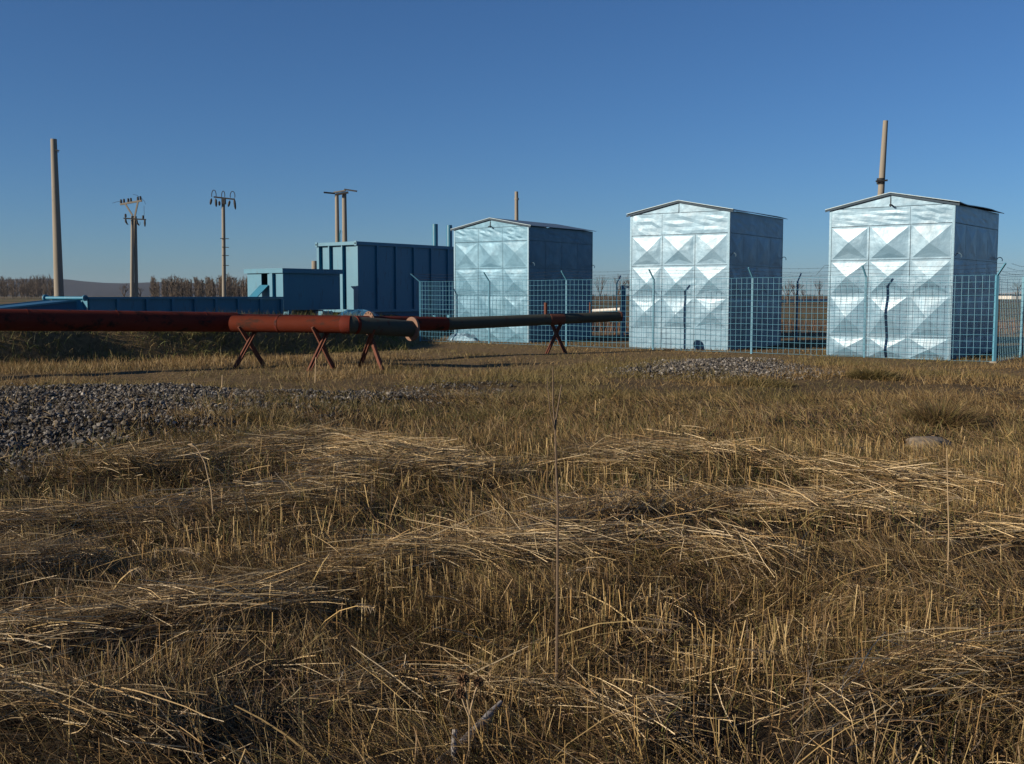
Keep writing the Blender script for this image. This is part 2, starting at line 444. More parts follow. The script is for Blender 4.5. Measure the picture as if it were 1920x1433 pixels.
fp = [FO + T * BAY * i for i in range(7)]
corner_out = (N + T).normalized() * 1.2
out_f = [(N - T).normalized() * 1.2] + [N] * 5 + [corner_out]
build_fence('blue wire mesh fence with angled post arms running along the fronts of the three sheds', fp, out_f, None, big=(6,))
DB = 7.2
rp = [fp[6] + Bk * (DB * i / 3) for i in range(1, 4)]
side_r = [fp[6] + Bk * .12] + rp
build_fence('short side of the blue mesh fence running back past the shed at far right', side_r[0:3], [T] * 3, None, nopost=(0,))
lp = [fp[0] + Bk * (DB * i / 3) for i in range(0, 4)]
build_fence('end run of blue mesh fence going back beside the light blue shed', [lp[0] + Bk * .12] + lp[1:3], [-T] * 3, None, nopost=(0,))
bo = FO + Bk * DB
tg0, tg1 = 3.45, 7.2
bp = [bo + T * t for t in (7.3, 10.3, 13.3, 16.3, 18.33)]
build_fence('rear blue mesh fence with barbed wire seen between the sheds', bp, [Bk] * 5, None)
build_fence('rear blue mesh fence run behind the light blue shed', [bo + T * .0, bo + T * 1.7, bo + T * 3.2], [Bk] * 3, None)
# gate with thick frame posts in the rear line
gr = thing('gate', bo + T * tg0, 'dark blue framed mesh gate in the rear fence beside the middle shed', 'gate')
m = MB(); m.beam(bo + T * tg0, bo + T * tg0 + Zv * 1.92, .1, .1, up=N); m.build('gate_post', M['post'], gr)
m = MB(); m.beam(bo + T * (tg1 - .1), bo + T * (tg1 - .1) + Zv * 1.92, .1, .1, up=N); m.build('gate_post', M['post'], gr)
m = MB()
a0, a1 = bo + T * (tg0 + .12), bo + T * (tg1 - .22)
m.beam(a0 + Zv * 1.86, a1 + Zv * 1.86, .05); m.beam(a0 + Zv * .15, a1 + Zv * .15, .05); m.beam(a0 + Zv * .18, a0 + Zv * 1.83, .05, up=N); m.beam(a1 + Zv * .18, a1 + Zv * 1.83, .05, up=N)
m.build('gate_frame', M['post'], gr)
mesh_panel(a0 + N * .03, a1 + N * .03, 1.84, z0=.16).build('mesh_panel', M['post'], gr)

# ------------------------------------------------------------------ sheds
def hook(q, d, s=1.0):
    pts = []
    for i in range(9):
        t = i / 8 * math.pi * 1.15
        pts.append(q + d * (.07 - .07 * math.cos(t)) * s + Zv * .07 * math.sin(t) * s)
    return MB().tube(pts, .011, 5)

def shed(tpos, yaw, gap, W, D, HE, HR, fascia, rows, amp, sheet, label, roofmat, lamp, seamcols, wav):
    t = rotv(T, yaw * -1); b = rotv(Bk, yaw * -1); n = -b
    o = FO + T * tpos + Bk * gap
    z0 = min(hz(*(o + t * W * i + b * D * j)[:2]) for i in (0, 1) for j in (0, 1)) - .02
    o = Vector((o.x, o.y, 0))
    root = thing('metal_shed', Vector((o.x, o.y, z0)), label, 'shed', 'tall sheet metal sheds inside the fence')
    zt = HE
    gapw = .014
    def wall(p, d, nn, length, ncol, am, gable):
        """clad wall: backing sheet plus lapped panels with pressed pyramids"""
        m = MB()
        th = nn * -.02
        m.obox(p + nn * -.03 + Zv * z0, d * length, th, Zv * (zt - z0))
        if gable:
            m.poly([p + nn * -.03 + Zv * zt, p + nn * -.03 + d * length + Zv * zt, p + nn * -.03 + d * length / 2 + Zv * (HR - .01)])
            fr = .012
            for (s0, s1) in ((0, .5), (.5, 1)):
                A = p + d * (length * s0) + d * (fr if s0 else .02); Bp = p + d * (length * s1) - d * (fr if s1 < 1 else .02)
                za = zt + .012 + ((HR - zt - .03) * (0 if s0 == 0 else 1)); zb_ = zt + .012 + ((HR - zt - .03) * (1 if s1 == .5 else 0))
                m.poly([A + Zv * (zt + .012), Bp + Zv * (zt + .012), Bp + Zv * max(zb_, zt + .014), A + Zv * max(za, zt + .014)])
        # fascia band, 6 mm proud
        cuts = [0] + seamcols + [1] if gable else [0, .5, 1]
        for c0, c1 in zip(cuts[:-1], cuts[1:]):
            A = p + d * (length * c0 + (.004 if c0 else .03)) + nn * .006; B2 = p + d * (length * c1 - (.004 if c1 < 1 else .03)) + nn * .006
            k = 6
            base = len(m.v)
            for j in range(k + 1):
                for i in range(k + 1):
                    q = A.lerp(B2, i / k) + Zv * (zt - .006 - (fascia - .016) * j / k)
                    e = 0 if i in (0, k) or j in (0, k) else random.uniform(-.004, .004)
                    m.v.append(tuple(q + nn * e))
            for j in range(k):
                for i in range(k):
                    a = base + j * (k + 1) + i
                    m.f.append((a, a + k + 1, a + k + 2, a + 1))
        z = zt - fascia
        rr = list(rows); 
        for r, hh in enumerate(rr):
            zb = max(z - hh, z0)
            for c in range(ncol):
                w = length / ncol
                x0 = c * w + gapw / 2 + (.02 if c == 0 else 0); x1 = (c + 1) * w - gapw / 2 - (.02 if c == ncol - 1 else 0)
                za, zc = z - gapw / 2, zb + gapw / 2
                A = lambda u, v_, e=0: p + d * (x0 + (x1 - x0) * u) + Zv * (zc + (za - zc) * v_) + nn * e
                fr = .05 / w
                ap = am[r] * random.uniform(.85, 1.15)
                cu = .5 + random.uniform(-.06, .06); cv = .5 + random.uniform(-.08, .08)
                if ap < .001:
                    m.poly([A(0, 0), A(1, 0), A(1, 1), A(0, 1)]); continue
                # rim
                O = [A(0, 0), A(1, 0), A(1, 1), A(0, 1)]; I = [A(fr, fr), A(1 - fr, fr), A(1 - fr, 1 - fr), A(fr, 1 - fr)]
                for i in range(4):
                    j = (i + 1) % 4; m.poly([O[i], O[j], I[j], I[i]])
                top = A(cu, cv, ap)
                for i in range(4):
                    j = (i + 1) % 4
                    # subdivide facet once with a little dent so the sheen wanders
                    mid = (I[i] + I[j] + top) / 3 + nn * random.uniform(-.006, .006)
                    m.poly([I[i], I[j], mid]); m.poly([I[j], top, mid]); m.poly([top, I[i], mid])
            z = zb
            if z <= z0 + .01: break
        return m
    wall(o, t, n, W, 3, amp, True).build('wall', M[sheet], root, smooth=False)
    wall(o + t * W, b, t, D, 4, [a * .42 for a in amp], False).build('wall', M[sheet], root)
    m = MB(); m.obox(o + b * D + Zv * z0, t * W, b * .02, Zv * (zt - z0)); m.poly([o + b * (D + .02) + Zv * zt, o + t * W + b * (D + .02) + Zv * zt, o + t * W / 2 + b * (D + .02) + Zv * (HR - .01)])
    m.build('wall', M[sheet], root)
    m = MB(); m.obox(o + t * -.002 + Zv * z0, t * -.02, b * D, Zv * (zt - z0)); m.build('wall', M[sheet], root)
    # corner angles
    for (q, s) in ((o, 1), (o + t * W, -1)):
        m = MB(); m.obox(q - t * (.004 * s) + n * -.005 + Zv * z0, t * (.045 * s), n * .018, Zv * (zt - z0 - .004))
        if s == -1: m.obox(q + t * .016 + n * .010 + Zv * z0, t * -.012, b * .05, Zv * (zt - z0 - .004))
        m.build('corner_trim', M['trim'], root)
    # roof: two thin sheets with overhang, slightly wavy along the eaves
    m = MB(); of, os_ = .055, .125
    sl = (HR - HE) / (W / 2)
    ns = 10
    for side in (-1, 1):
        for s in range(ns):
            v0, v1 = s / ns, (s + 1) / ns
            def q(v, out, lift):
                ridge = o + t * W / 2 + b * (-of + (D + 2 * of) * v)
                rnd = wav * (vnoise(v * 6 + side * 3, tpos, 4) - .5) if out else 0
                if out:
                    e = ridge + t * side * (W / 2 + os_)
                    return e + Zv * (HE - sl * os_ + .03 + lift + float(rnd))
                return ridge + Zv * (HR + .03 + lift)
            m.hexa([q(v0, 0, 0), q(v0, 1, 0), q(v1, 1, 0), q(v1, 0, 0), q(v0, 0, .016), q(v0, 1, .016), q(v1, 1, .016), q(v1, 0, .016)])
    roof = m.build('roof', M[roofmat], root)
    m = MB()
    for side in (-1, 1):
        A = o + t * W / 2 + n * of + Zv * (HR - .004); E_ = o + t * (W / 2 + side * (W / 2 + os_ * .98)) + n * of + Zv * (HE - sl * os_ - .004)
        m.beam(A, E_, .010, .05)
    m.build('verge_shadow_strip', M['verge_shadow'], roof)  # strip along the gable edge, under-sheet shadow put into its colour
    hook(o + t * (W + .02) + b * .12 + Zv * (HE - 1.25), t).build('hook', M['trim'], root, True)
    hook(o + t * (W + .02) + b * (D - .1) + Zv * (HE - 1.25), t).build('hook', M['trim'], root, True)
    if lamp:
        c = o + t * W / 2 + n * .01
        m = MB(); m.beam(c + Zv * (HR - .1), c + Zv * (HE + .06), .015, .015, up=n); m.beam(c + Zv * (HE + .06), c + n * .16 + t * .05 + Zv * (HE + .02), .05, .02)
        m.build('bracket', M['iron'], root)
    if tpos > 13:
        MB().tube([o + n * .02 - t * .02 + Zv * (HE - 1.42), o - t * .1 + n * .05 + Zv * (HE - 1.42), o - t * .32 + n * .05 + Zv * (HE - 1.66)], .008, 5).build('wire_stub', M['trim'], root)
    return root
shed(.50, -.049, 1.18, 3.11, 3.95, 3.80, 4.09, .46, [.89, .89, .89, .9], [.022, .022, .022, .018], 'sheet_blue', 'light blue metal shed with shallow crumpled panels beside the big tank', 'roofedge', True, [.34, .66], .01)
shed(7.85, -.066, .83, 3.13, 4.08, 3.92, 4.24, .62, [.89, .91, .91, .6], [.040, .038, .032, 0.0], 'sheet', 'silvery metal shed in the middle with a flat strip along its foot', 'roofedge', False, [.33], .05)
shed(14.06, -.004, .63, 3.09, 3.95, 3.75, 4.07, .45, [.86, .88, 1.05, .6], [.043, .043, .046, .034], 'sheet', 'silvery metal shed at far right with pyramids pressed down to its foot', 'roofedge', True, [.66], .05)

# ------------------------------------------------------------------ big tank, small tank, trough, ramp, vent pipes
ta = rotv(T, .02); ba = rotv(Bk, .02)
c = P(673, 585, 42.0); zb = c.z; c0 = Vector((c.x, c.y, 0)); hgtk = P(673, 453, 42.0).z - zb
root = thing('storage_tank', Vector((c.x, c.y, hz(c.x, c.y))), 'tall dark blue ribbed steel tank with three light panels on its end', 'tank')
WT, LT = 2.25, 8.6
m = MB(); m.obox(c0 + Zv * zb, ta * -WT, ba * LT, Zv * hgtk); m.build('body', M['blue'], root)
n1 = ba * -1
for u in (0.0, .30, .635):      # posts on the lit end
    m = MB(); w = .13 if u == 0 else .06
    m.obox(c0 + ta * (-WT + u * WT + (0 if u == 0 else .0)) + n1 * .002 + Zv * (zb + .1), ta * w, n1 * .14, Zv * (hgtk - .24)); m.build('rib', M['blue'], root)
m = MB(); m.obox(c0 + ta * -.1 + n1 * .002 + Zv * (zb + .1), ta * .1, n1 * .03, Zv * (hgtk - .24)); m.build('rib', M['blue'], root)
for z_, h_ in ((zb + hgtk - .13, .13), (zb - .02, .11)):
    m = MB(); m.obox(c0 + ta * -WT + n1 * .003 + Zv * z_, ta * (WT + .07), n1 * .16, Zv * h_)
    m.obox(c0 + ta * .003 + ba * .0 + Zv * z_, ta * .07, ba * LT, Zv * h_); m.build('rail', M['blue'], root)
for u in (0, 1):
    m = MB(); m.obox(c0 + ta * (-WT * (1 - u) - .03) + n1 * .165 + Zv * (zb + hgtk - .16), ta * .13, n1 * .03, Zv * .18)
    cc = m.build('corner_casting', M['blue'], root)
    q = c0 + ta * (-WT * (1 - u) + .035) + n1 * .197 + Zv * (zb + hgtk - .075)
    MB().tube([q, q + n1 * .004], .035, 10).build('hole', M['dark'], cc)
for i in range(8):
    u = (i + .9) / 8 * LT
    m = MB(); m.obox(c0 + ta * .003 + ba * u + Zv * (zb + .09), ta * .07, ba * .10, Zv * (hgtk - .22)); m.build('rib', M['blue'], root)
for u in (-.25, -WT + .35):
    m = MB(); q = c0 + ta * u; m.obox(q + n1 * .1 + Zv * (hz(q.x, q.y) - .3 + .2), ta * .2, ba * (LT + .3), Zv * (zb - hz(q.x, q.y) + .08)); m.build('skid', M['blue_dark'], root)

c = P(531.5, 582, 38.0); zb = c.z; c0 = Vector((c.x, c.y, 0)); hk = P(531.5, 505, 38).z - zb
root = thing('small_tank', Vector((c.x, c.y, hz(c.x, c.y))), 'lower dark blue box tank with overhanging lid and open hatch in its light end', 'tank')
WS, LS = 1.98, 2.75
tw = .04
m = MB()
# end wall with hatch opening (opening from u=.62..78 of width measured from left)
u0, u1 = .40, .575; zh0, zh1 = zb + hk * .62, zb + hk * .94
e0 = c0 + ta * -WS
def wallseg(a, b_, z0_, z1_): m.obox(e0 + ta * (WS * a) + Zv * z0_, ta * (WS * (b_ - a)), ba * tw, Zv * (z1_ - z0_))
wallseg(0, u0, zb, zb + hk); wallseg(u1, 1, zb, zb + hk); wallseg(u0, u1, zb, zh0); wallseg(u0, u1, zh1, zb + hk)
m.obox(c0 - ta * tw + ba * tw + Zv * zb, ta * tw, ba * (LS - tw), Zv * hk)
m.obox(e0 + ba * tw + Zv * zb, ta * tw, ba * (LS - tw), Zv * hk)
m.obox(e0 + ta * tw + ba * (LS - tw) + Zv * zb, ta * (WS - 2 * tw), ba * tw, Zv * hk)
m.build('body', M['blue'], root)
m = MB(); m.obox(e0 + ta * -.09 + n1 * .09 + Zv * (zb + hk), ta * (WS + .18), ba * (LS + .18), Zv * .035)
m.obox(e0 + ta * -.09 + n1 * .09 + Zv * (zb + hk - .13), ta * (WS + .18), ba * .012, Zv * .128)
m.obox(c0 + ta * .078 + n1 * .076 + Zv * (zb + hk - .13), ta * .012, ba * (LS + .15), Zv * .128); m.build('lid', M['blue'], root)
m = MB(); q = e0 + ta * WS * .70; m.obox(q + n1 * .0 + Zv * (zb + .02), ta * .15, n1 * .12, Zv * (hk - .16)); m.build('rib', M['blue'], root)
# hatch flap, hinged at its top edge below the opening and propped outwards
m = MB(); A = e0 + ta * (WS * u0 - .02) + n1 * .03 + Zv * (zh0 - .02); dn = (n1 * .55 - Zv * .62 - ta * .25).normalized()
m.obox(A, ta * (WS * (u1 - u0) + .12), dn * .62, dn.cross(ta).normalized() * .03); m.build('hatch_flap', M['blue'], root)
for (u, w) in ((.05, .2), (1.55, .2)):
    q = c0 + ba * u
    m = MB(); m.obox(q + ta * (-WS) + ba * .1 + Zv * (zb - .2), ta * (WS + .1), ba * .16, Zv * .195); m.build('skid', M['blue'], root)
m = MB(); q = P(592, 590, 38.6); m.obox(Vector((q.x, q.y, zb - .19)) + n1 * .0, ta * .36, ba * .5, Zv * .15); m.build('skid', M['blue'], root)

# skid end blocks with an upright bar beside the big tank
q = P(673, 590, 40.8); rt = thing('skid_bracket', Vector((q.x, q.y, q.z - .3)), 'small light blue bracket with an upright bar beside the big tank foot', 'bracket')
MB().obox(Vector((q.x - .12, q.y, q.z - .35)), ta * .26, ba * .3, Zv * .5).build('block', M['blue'], rt)
MB().beam(Vector((q.x + .17, q.y - .1, q.z - .25)), Vector((q.x + .13, q.y - .1, q.z + .36)), .05, .03).build('bar', M['blue'], rt)

# long open trough
c = P(167, 557, 30.0); c0 = Vector((c.x, c.y, 0)); zt = c.z
gz = hz(c.x, c.y)
root = thing('steel_trough', Vector((c.x, c.y, gz)), 'long low dark blue ribbed steel trough lying behind the red pipe', 'trough')
LTr, WTr = 7.0, 2.0
zb = gz - .06
m = MB()
m.obox(c0 + Zv * zb, ta * -.05, ba * LTr, Zv * (zt - .07 - zb)); m.obox(c0 + ta * -WTr + Zv * zb, ta * .05, ba * LTr, Zv * (zt - .07 - zb))
m.obox(c0 + ta * (-WTr + .05) + ba * (LTr - .05) + Zv * zb, ta * (WTr - .1), ba * .05, Zv * (zt - .07 - zb)); m.obox(c0 + ta * (-WTr + .05) + Zv * (zb + .1), ta * (WTr - .1), ba * (LTr - .05), Zv * .05)
m.build('body', M['blue'], root)
m = MB(); m.obox(c0 + ta * -.1 + ba * -.05 + Zv * (zt - .068), ta * .17, ba * (LTr + .12), Zv * .068); m.obox(c0 + ta * (-WTr - .05) + ba * -.05 + Zv * (zt - .068), ta * .15, ba * (LTr + .1), Zv * .068)
m.build('rim', M['blue'], root)
for px in (219, 274, 322, 364, 403, 445, 487, 527):
    k = (px - 960) / F
    l = (k * c.y - c.x) / (ba.x - k * ba.y)
    l = max(.1, min(LTr - .15, l))
    m = MB(); m.obox(c0 + ba * l + ta * .002 + Zv * zb, ta * .065, ba * .09, Zv * (zt - .07 - zb)); m.build('rib', M['blue'], root)
m = MB(); A = c0 + ba * -.12 + ta * .02 + Zv * (zt - .03); E_ = c0 + ba * -.12 + ta * (-WTr - .12) + Zv * (zt - .03)
m.tube([A, E_], .045, 14); m.tube([A, A + ta * -.04], .085, 14); m.tube([E_ + ta * .03, E_ - ta * .02], .10, 14); m.build('end_roller', M['blue'], root, True)
m = MB(); A = c0 + ba * -.03 + ta * .0 + Zv * (zt - .09)
b0 = [A, A + ta * -.34, A + ta * -.05 - Zv * .5, A - Zv * .5]
m.hexa([*b0, *[p_ - ba * .03 for p_ in b0]]); m.build('gusset', M['blue'], root)

# sloping loading ramp off the trough end
c1 = c0 + ta * -.35 - ba * .18
root = thing('loading_ramp', Vector((c1.x, c1.y, gz)), 'dark blue sloping steel ramp leaning down from the trough at far left', 'ramp')
LR = 4.4
za, zb2 = zt - .10, zt - .10 - LR * .098
m = MB()
o1 = c1; o2 = c1 - ba * LR
m.hexa([o1 + Zv * (za - .75), o2 + Zv * (zb2 - .55), o2 + ta * -1.4 + Zv * (zb2 - .55), o1 + ta * -1.4 + Zv * (za - .75), o1 + Zv * za, o2 + Zv * zb2, o2 + ta * -1.4 + Zv * zb2, o1 + ta * -1.4 + Zv * za])
m.build('deck', M['blue_dark'], root)
for s in (.0, -1.4):
    m = MB(); A = o1 + ta * (s + (.028 if s == 0 else -.02)) + Zv * (za + .0); E_ = o2 + ta * (s + (.028 if s == 0 else -.02)) + Zv * zb2
    m.beam(A, E_, .05, .05); m.build('side_rail', M['blue'], root)

for i, (px, top, d) in enumerate(((815.5, 420.5, 53.0), (842.5, 422.5, 54.0))):
    q = P(px, top, d); z0_ = hz(q.x, q.y)
    rt = thing('vent_pipe', Vector((q.x, q.y, z0_)), ['light blue upright pipe standing clear behind the big tank', 'light blue upright pipe half hidden by the roof corner of the first shed'][i], 'pipe', 'upright vent pipes behind the big tank')
    r = .145
    m = MB(); m.tube([Vector((q.x, q.y, z0_ - .1)), Vector((q.x, q.y, q.z))], r, 20); m.build('tube', M['blue'], rt, True)
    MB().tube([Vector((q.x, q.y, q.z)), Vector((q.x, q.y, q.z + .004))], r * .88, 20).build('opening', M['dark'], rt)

# ------------------------------------------------------------------ pipes and their trestles
def pipe_run(name, label, secs, cat='pipe'):
    """secs: list of (p0, p1, r0, r1, material, partname)"""
    p = secs[0][0]
    root = thing(name, Vector((p.x, p.y, hz(p.x, p.y))), label, cat)
    return root
Lp1, Lp2 = P(443, 604.3, 23.4), P(836, 607.5, 26.8)
Lp0 = Lp1 + (P(0, 600, 20.5) - Lp1) * 3.0
Rp1 = P(1160, 593.6, 29.4)
# direction consistency: L straight
root = thing('long_pipe', Vector((Lp1.x, Lp1.y, hz(Lp1.x, Lp1.y))), 'long dark steel pipe on trestles running back to an open end before the sheds', 'pipe')
def lerp(a, b, t): return a + (b - a) * t
MB().tube([Lp0, lerp(Lp0, Lp1, .5), Lp1], [.212, .212, .214], 28).build('red_section', M['darkred'], root, True)
for t in (.3, .5, .7, .82, .95):
    q = lerp(Lp0, Lp1, t); MB().flange(q, Lp1 - Lp0, .218, .2, .022, 28).build('weld_seam', M['darkred'], root)
fl = (Lp2 - Lp1).normalized()
MB().tube([Lp1 + fl * .03, Lp2], [.182, .172], 28).build('red_section', M['darkred'], root, True)
q = P(691, 606, 25.4)
q = Lp1 + fl * ((q.x - Lp1.x) / fl.x)
fo = MB().flange(q, fl, .285, .16, .03).build('flange', M['pink'], root)
def bolts(q, d, r, n, parent):
    d = d.normalized(); a = d.cross(Zv).normalized(); u = a.cross(d)
    for k in range(n):
        t = 2 * math.pi * (k + .5) / n
        c_ = q + (a * math.cos(t) + u * math.sin(t)) * r
        MB().tube([c_ - d * .022, c_ + d * .02], .02, 8).build('bolt_hole', M['dark'], parent)
bolts(q, fl, .25, 14, fo)
Rd = (Rp1 - Lp2).normalized()
Rc = lerp(Lp2, Rp1, .66)
MB().tube([Lp2, Rc], [.162, .142], 24).build('green_section', M['green'], root, True)
MB().tube([Rc - Rd * .45, Rc - Rd * .02], [.156, .152], 24).build('collar', M['rust'], root, True)
MB().tube([Rc, Rp1], [.14, .134], 24).build('green_section', M['green'], root, True)
MB().tube([Rp1, Rp1 + Rd * .05], [.145, .145], 24).build('end_rim', M['rust'], root, True)
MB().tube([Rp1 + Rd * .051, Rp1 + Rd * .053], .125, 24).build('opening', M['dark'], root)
q = Rp1 - Rd * .95
MB().tube([q + Zv * .1, q + Zv * .42], .022, 8).build('stub', M['rust'], root, True)
q = lerp(Lp2, Rp1, .555)
MB().tube([q + Zv * .1, q + Zv * .45], .045, 8).build('stub', M['rust'], root, True)

B0, B1, B2 = P(437, 607.2, 22.9), P(648, 608.8, 22.1), P(772, 617.0, 23.2)
root = thing('flanged_pipe', Vector((B1.x, B1.y, hz(B1.x, B1.y))), 'shorter pipe with bright red and dark grey green lengths ending in a bolted flange', 'pipe')
d1 = (B1 - B0).normalized(); d2 = (B2 - B1).normalized()
rB = .178
w1 = lerp(B0, B1, .42)
MB().tube([B0, w1], rB, 28).build('red_section', M['redpaint'], root, True)
MB().tube([w1 + d1 * .002, B1], rB, 28).build('red_section', M['redpaint'], root, True)
MB().flange(w1, d1, rB + .008, rB - .03, .05).build('weld_seam', M['darkred'], root)
MB().tube([B1 - d1 * .02, B1 + d1 * .08 + d2 * .02, B2], [rB + .004, rB + .004, rB], 28).build('green_section', M['green'], root, True)
MB().tube([B1 - d1 * .06, B1 + d1 * .02, B1 + d1 * .09 + d2 * .03], [rB + .012, rB + .014, rB + .010], 28).build('collar', M['darkred'], root, True)
MB().flange(B1 + d1 * .1 + d2 * .14, d2, rB + .010, rB - .03, .06).build('weld_seam', M['darkred'], root)
ff = MB().flange(B2, d2, rB + .085, .12, .05, 32).build('flange', M['pink'], root)
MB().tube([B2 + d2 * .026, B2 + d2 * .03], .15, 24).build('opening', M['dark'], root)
bolts(B2, d2, rB + .045, 16, ff)

def trestle(label, fa, fb, pipe_c, rp, mats=('rust', 'rust'), spread=1.25):
    """crossed pair of rusty beams; fa, fb are the feet on the ground"""
    fa = Vector((fa.x, fa.y, hz(fa.x, fa.y) - .05)); fb = Vector((fb.x, fb.y, hz(fb.x, fb.y) - .05))
    mid = (fa + fb) / 2
    root = thing('pipe_trestle', Vector((mid.x, mid.y, mid.z)), label, 'trestle', 'rusty crossed beam trestles under the pipes')
    dirv = (fb - fa); dirv.z = 0; half = dirv.length / 2; dirv.normalize()
    topz = pipe_c.z - rp * .25
    ta_ = Vector((pipe_c.x, pipe_c.y, 0)) + dirv * (rp * 1.15) + Zv * topz
    tb_ = Vector((pipe_c.x, pipe_c.y, 0)) - dirv * (rp * 1.15) + Zv * topz
    nrm = dirv.cross(Zv)
    for (f_, t_, s) in ((fa, ta_, .03), (fb, tb_, -.03)):
        m = MB(); off = nrm * s
        m.beam(f_ + off, t_ + off, .088, .045, up=nrm)
        m.beam(f_ + off + nrm * .035 * (1 if s > 0 else -1), t_ + off + nrm * .035 * (1 if s > 0 else -1), .012, .06, up=nrm)
        m.build('beam', M['rust'], root)
    return root
def along(p0, p1, px):
    k = (px - 960) / F
    t = (k * p0.y - p0.x) / ((p1.x - p0.x) - k * (p1.y - p0.y))
    return lerp(p0, p1, t)
q = along(B0, B1, 467); trestle('rusty crossed beam trestle lit orange under the left end of the red pipe', q + Vector((-.30, -.25, 0)), q + Vector((.30, .3, 0)), q, rB)
q = along(B0, B1, 603); trestle('rusty crossed beam trestle under the right end of the red length', q + Vector((-.26, -.3, 0)), q + Vector((.24, .3, 0)), q, rB)
q = along(B1, B2, 695); trestle('rusty crossed beam trestle with wide feet under the grey green length near the flange', q + Vector((-.27, .35, 0)), q + Vector((.27, -.4, 0)), q, rB)
q = along(Lp2, Rp1, 1043); trestle('rusty crossed beam trestle standing alone under the far open end before the sheds', q + Vector((-.29, -.1, 0)), q + Vector((.29, .1, 0)), q, .14)
q = along(Lp0, Lp1, -160); trestle('rusty crossed beam trestle under the dark pipe beyond the left edge', q + Vector((-.3, -.3, 0)), q + Vector((.3, .3, 0)), q, .21)

# ------------------------------------------------------------------ poles
def pole(label, base_px, top_px, top_y, d, rb, rt, name='concrete_pole', group='concrete poles', lean_y=0):
    tq = P(top_px, top_y, d)
    bq = P(base_px, 560, d); zb = hz(bq.x, bq.y)
    root = thing(name, Vector((bq.x, bq.y, zb)), label, 'pole', group)
    MB().tube([Vector((bq.x, bq.y, zb - .3)), lerp(Vector((bq.x, bq.y, zb)), tq, .5), tq], [rb, (rb + rt) / 2, rt], 18).build('shaft', M['concrete'], root, True)
    return root, tq
r1, tq = pole('bare tapered concrete pole standing alone at far left', 111, 100.5, 261, 45, .205, .125)
MB().beam(P(103, 281, 44.85), P(111, 283, 44.85), .04, .04).build('bolt', M['iron'], r1)
MB().beam(P(108.5, 281, 44.85), P(109, 286.5, 44.85), .025, .025).build('bolt', M['iron'], r1)

def insul(mb, q, r=.07, h=.28, up=1):
    mb.tube([q + Zv * (h * up * k) for k in (0, .15, .16, .4, .41, .66, .67, .92, 1)], [r * a for a in (.4, .4, 1, .85, .95, .8, .9, .7, .3)], 10)
# A-frame pole
D2 = 75
b1, b2 = P(246.8, 560, D2), P(254.3, 560, D2); t1_, t2_ = P(248.2, 405, D2), P(251.3, 405, D2)
zb = hz(b1.x, b1.y)
root = thing('twin_leg_pole', Vector((b1.x, b1.y, zb)), 'double legged concrete pole with a slanted top crossarm of dark insulators', 'utility pole')
for bq, tq_ in ((b1, t1_), (b2, t2_ + Vector((0, .25, 0)))):
    MB().tube([Vector((bq.x, bq.y + (tq_.y - D2) * .5, zb - .2)), tq_], [.145, .10], 14).build('leg', M['concrete'], root, True)
MB().beam(P(248.5, 404, D2 - .2), P(235, 383, D2 - .2), .1, .1).build('brace', M['concrete'], root)
MB().beam(P(252, 410, D2 - .2), P(258.5, 379, D2 - .2), .1, .1).build('brace', M['concrete'], root)
arm = MB().beam(P(225.5, 383.5, D2 - .1), P(266, 376.5, D2 - .1), .14, .12).build('crossarm', M['concrete'], root)
for px, py in ((227, 382), (232.5, 381), (240.5, 380), (245.5, 379.3), (258.5, 377), (263.5, 376)):
    mb = MB(); insul(mb, P(px, py, D2 - .1), .085, .30); mb.build('insulator', M['glass_ins'], root, True)
MB().beam(P(232, 409.5, D2 - .3), P(273.5, 412, D2 - .3), .12, .08).build('crossarm', M['iron'], root)
for px, py, u in ((235.5, 408.5, 1), (268.5, 411.5, 1)):
    mb = MB(); insul(mb, P(px, py, D2 - .3), .085, .28, u); mb.build('insulator', M['glass_ins'], root, True)
for pts in ([(235.5, 411), (236, 416), (239, 421)], [(256, 412), (257.5, 419), (261, 423)], [(271.5, 413), (271.5, 419), (271.8, 425)]):
    MB().tube([P(a, b_, D2 - .3) for a, b_ in pts], [.06, .075, .04], 8).build('insulator', M['glass_ins'], root, True)
for pts in ([(211, 381), (219, 378.5), (226, 378)], [(249, 365), (256, 366), (262, 370)], [(266, 372), (271, 378), (273, 383)], [(270, 386), (270.3, 400), (270, 410)], [(261, 423), (263, 421), (262.5, 416)], [(239, 422), (241.5, 420.5)]):
    MB().tube([P(a, b_, D2 - .25) for a, b_ in pts], .012, 5).build('wire_tail', M['iron'], root)
# single pole with hanging insulators
D3 = 75
r3, tq = pole('single concrete pole with climbing pegs and hanging insulators under its crossarm', 420, 418.6, 372, D3, .15, .115, 'utility_pole', None)
MB().beam(P(401, 369.5, D3 - .18), P(440, 374, D3 - .18), .12, .1).build('crossarm', M['iron'], r3)
MB().cbox(P(419.5, 378, D3 - .15), Vector((.26, 0, 0)), Vector((0, .25, 0)), Zv * .38).build('bracket', M['iron'], r3)
for (a, b_, e, f_) in ((396.5, 372, 394.5, 384), (404.5, 372, 405.5, 388), (411, 377, 411.5, 386), (431, 376, 428, 388), (439, 372, 441.5, 393)):
    p0, p1 = P(a, b_, D3 - .2), P(e, f_, D3 - .2)
    MB().tube([p0, lerp(p0, p1, .25), lerp(p0, p1, .5), lerp(p0, p1, .8), p1], [.02, .08, .085, .075, .03], 8).build('insulator', M['glass_ins'], r3, True)
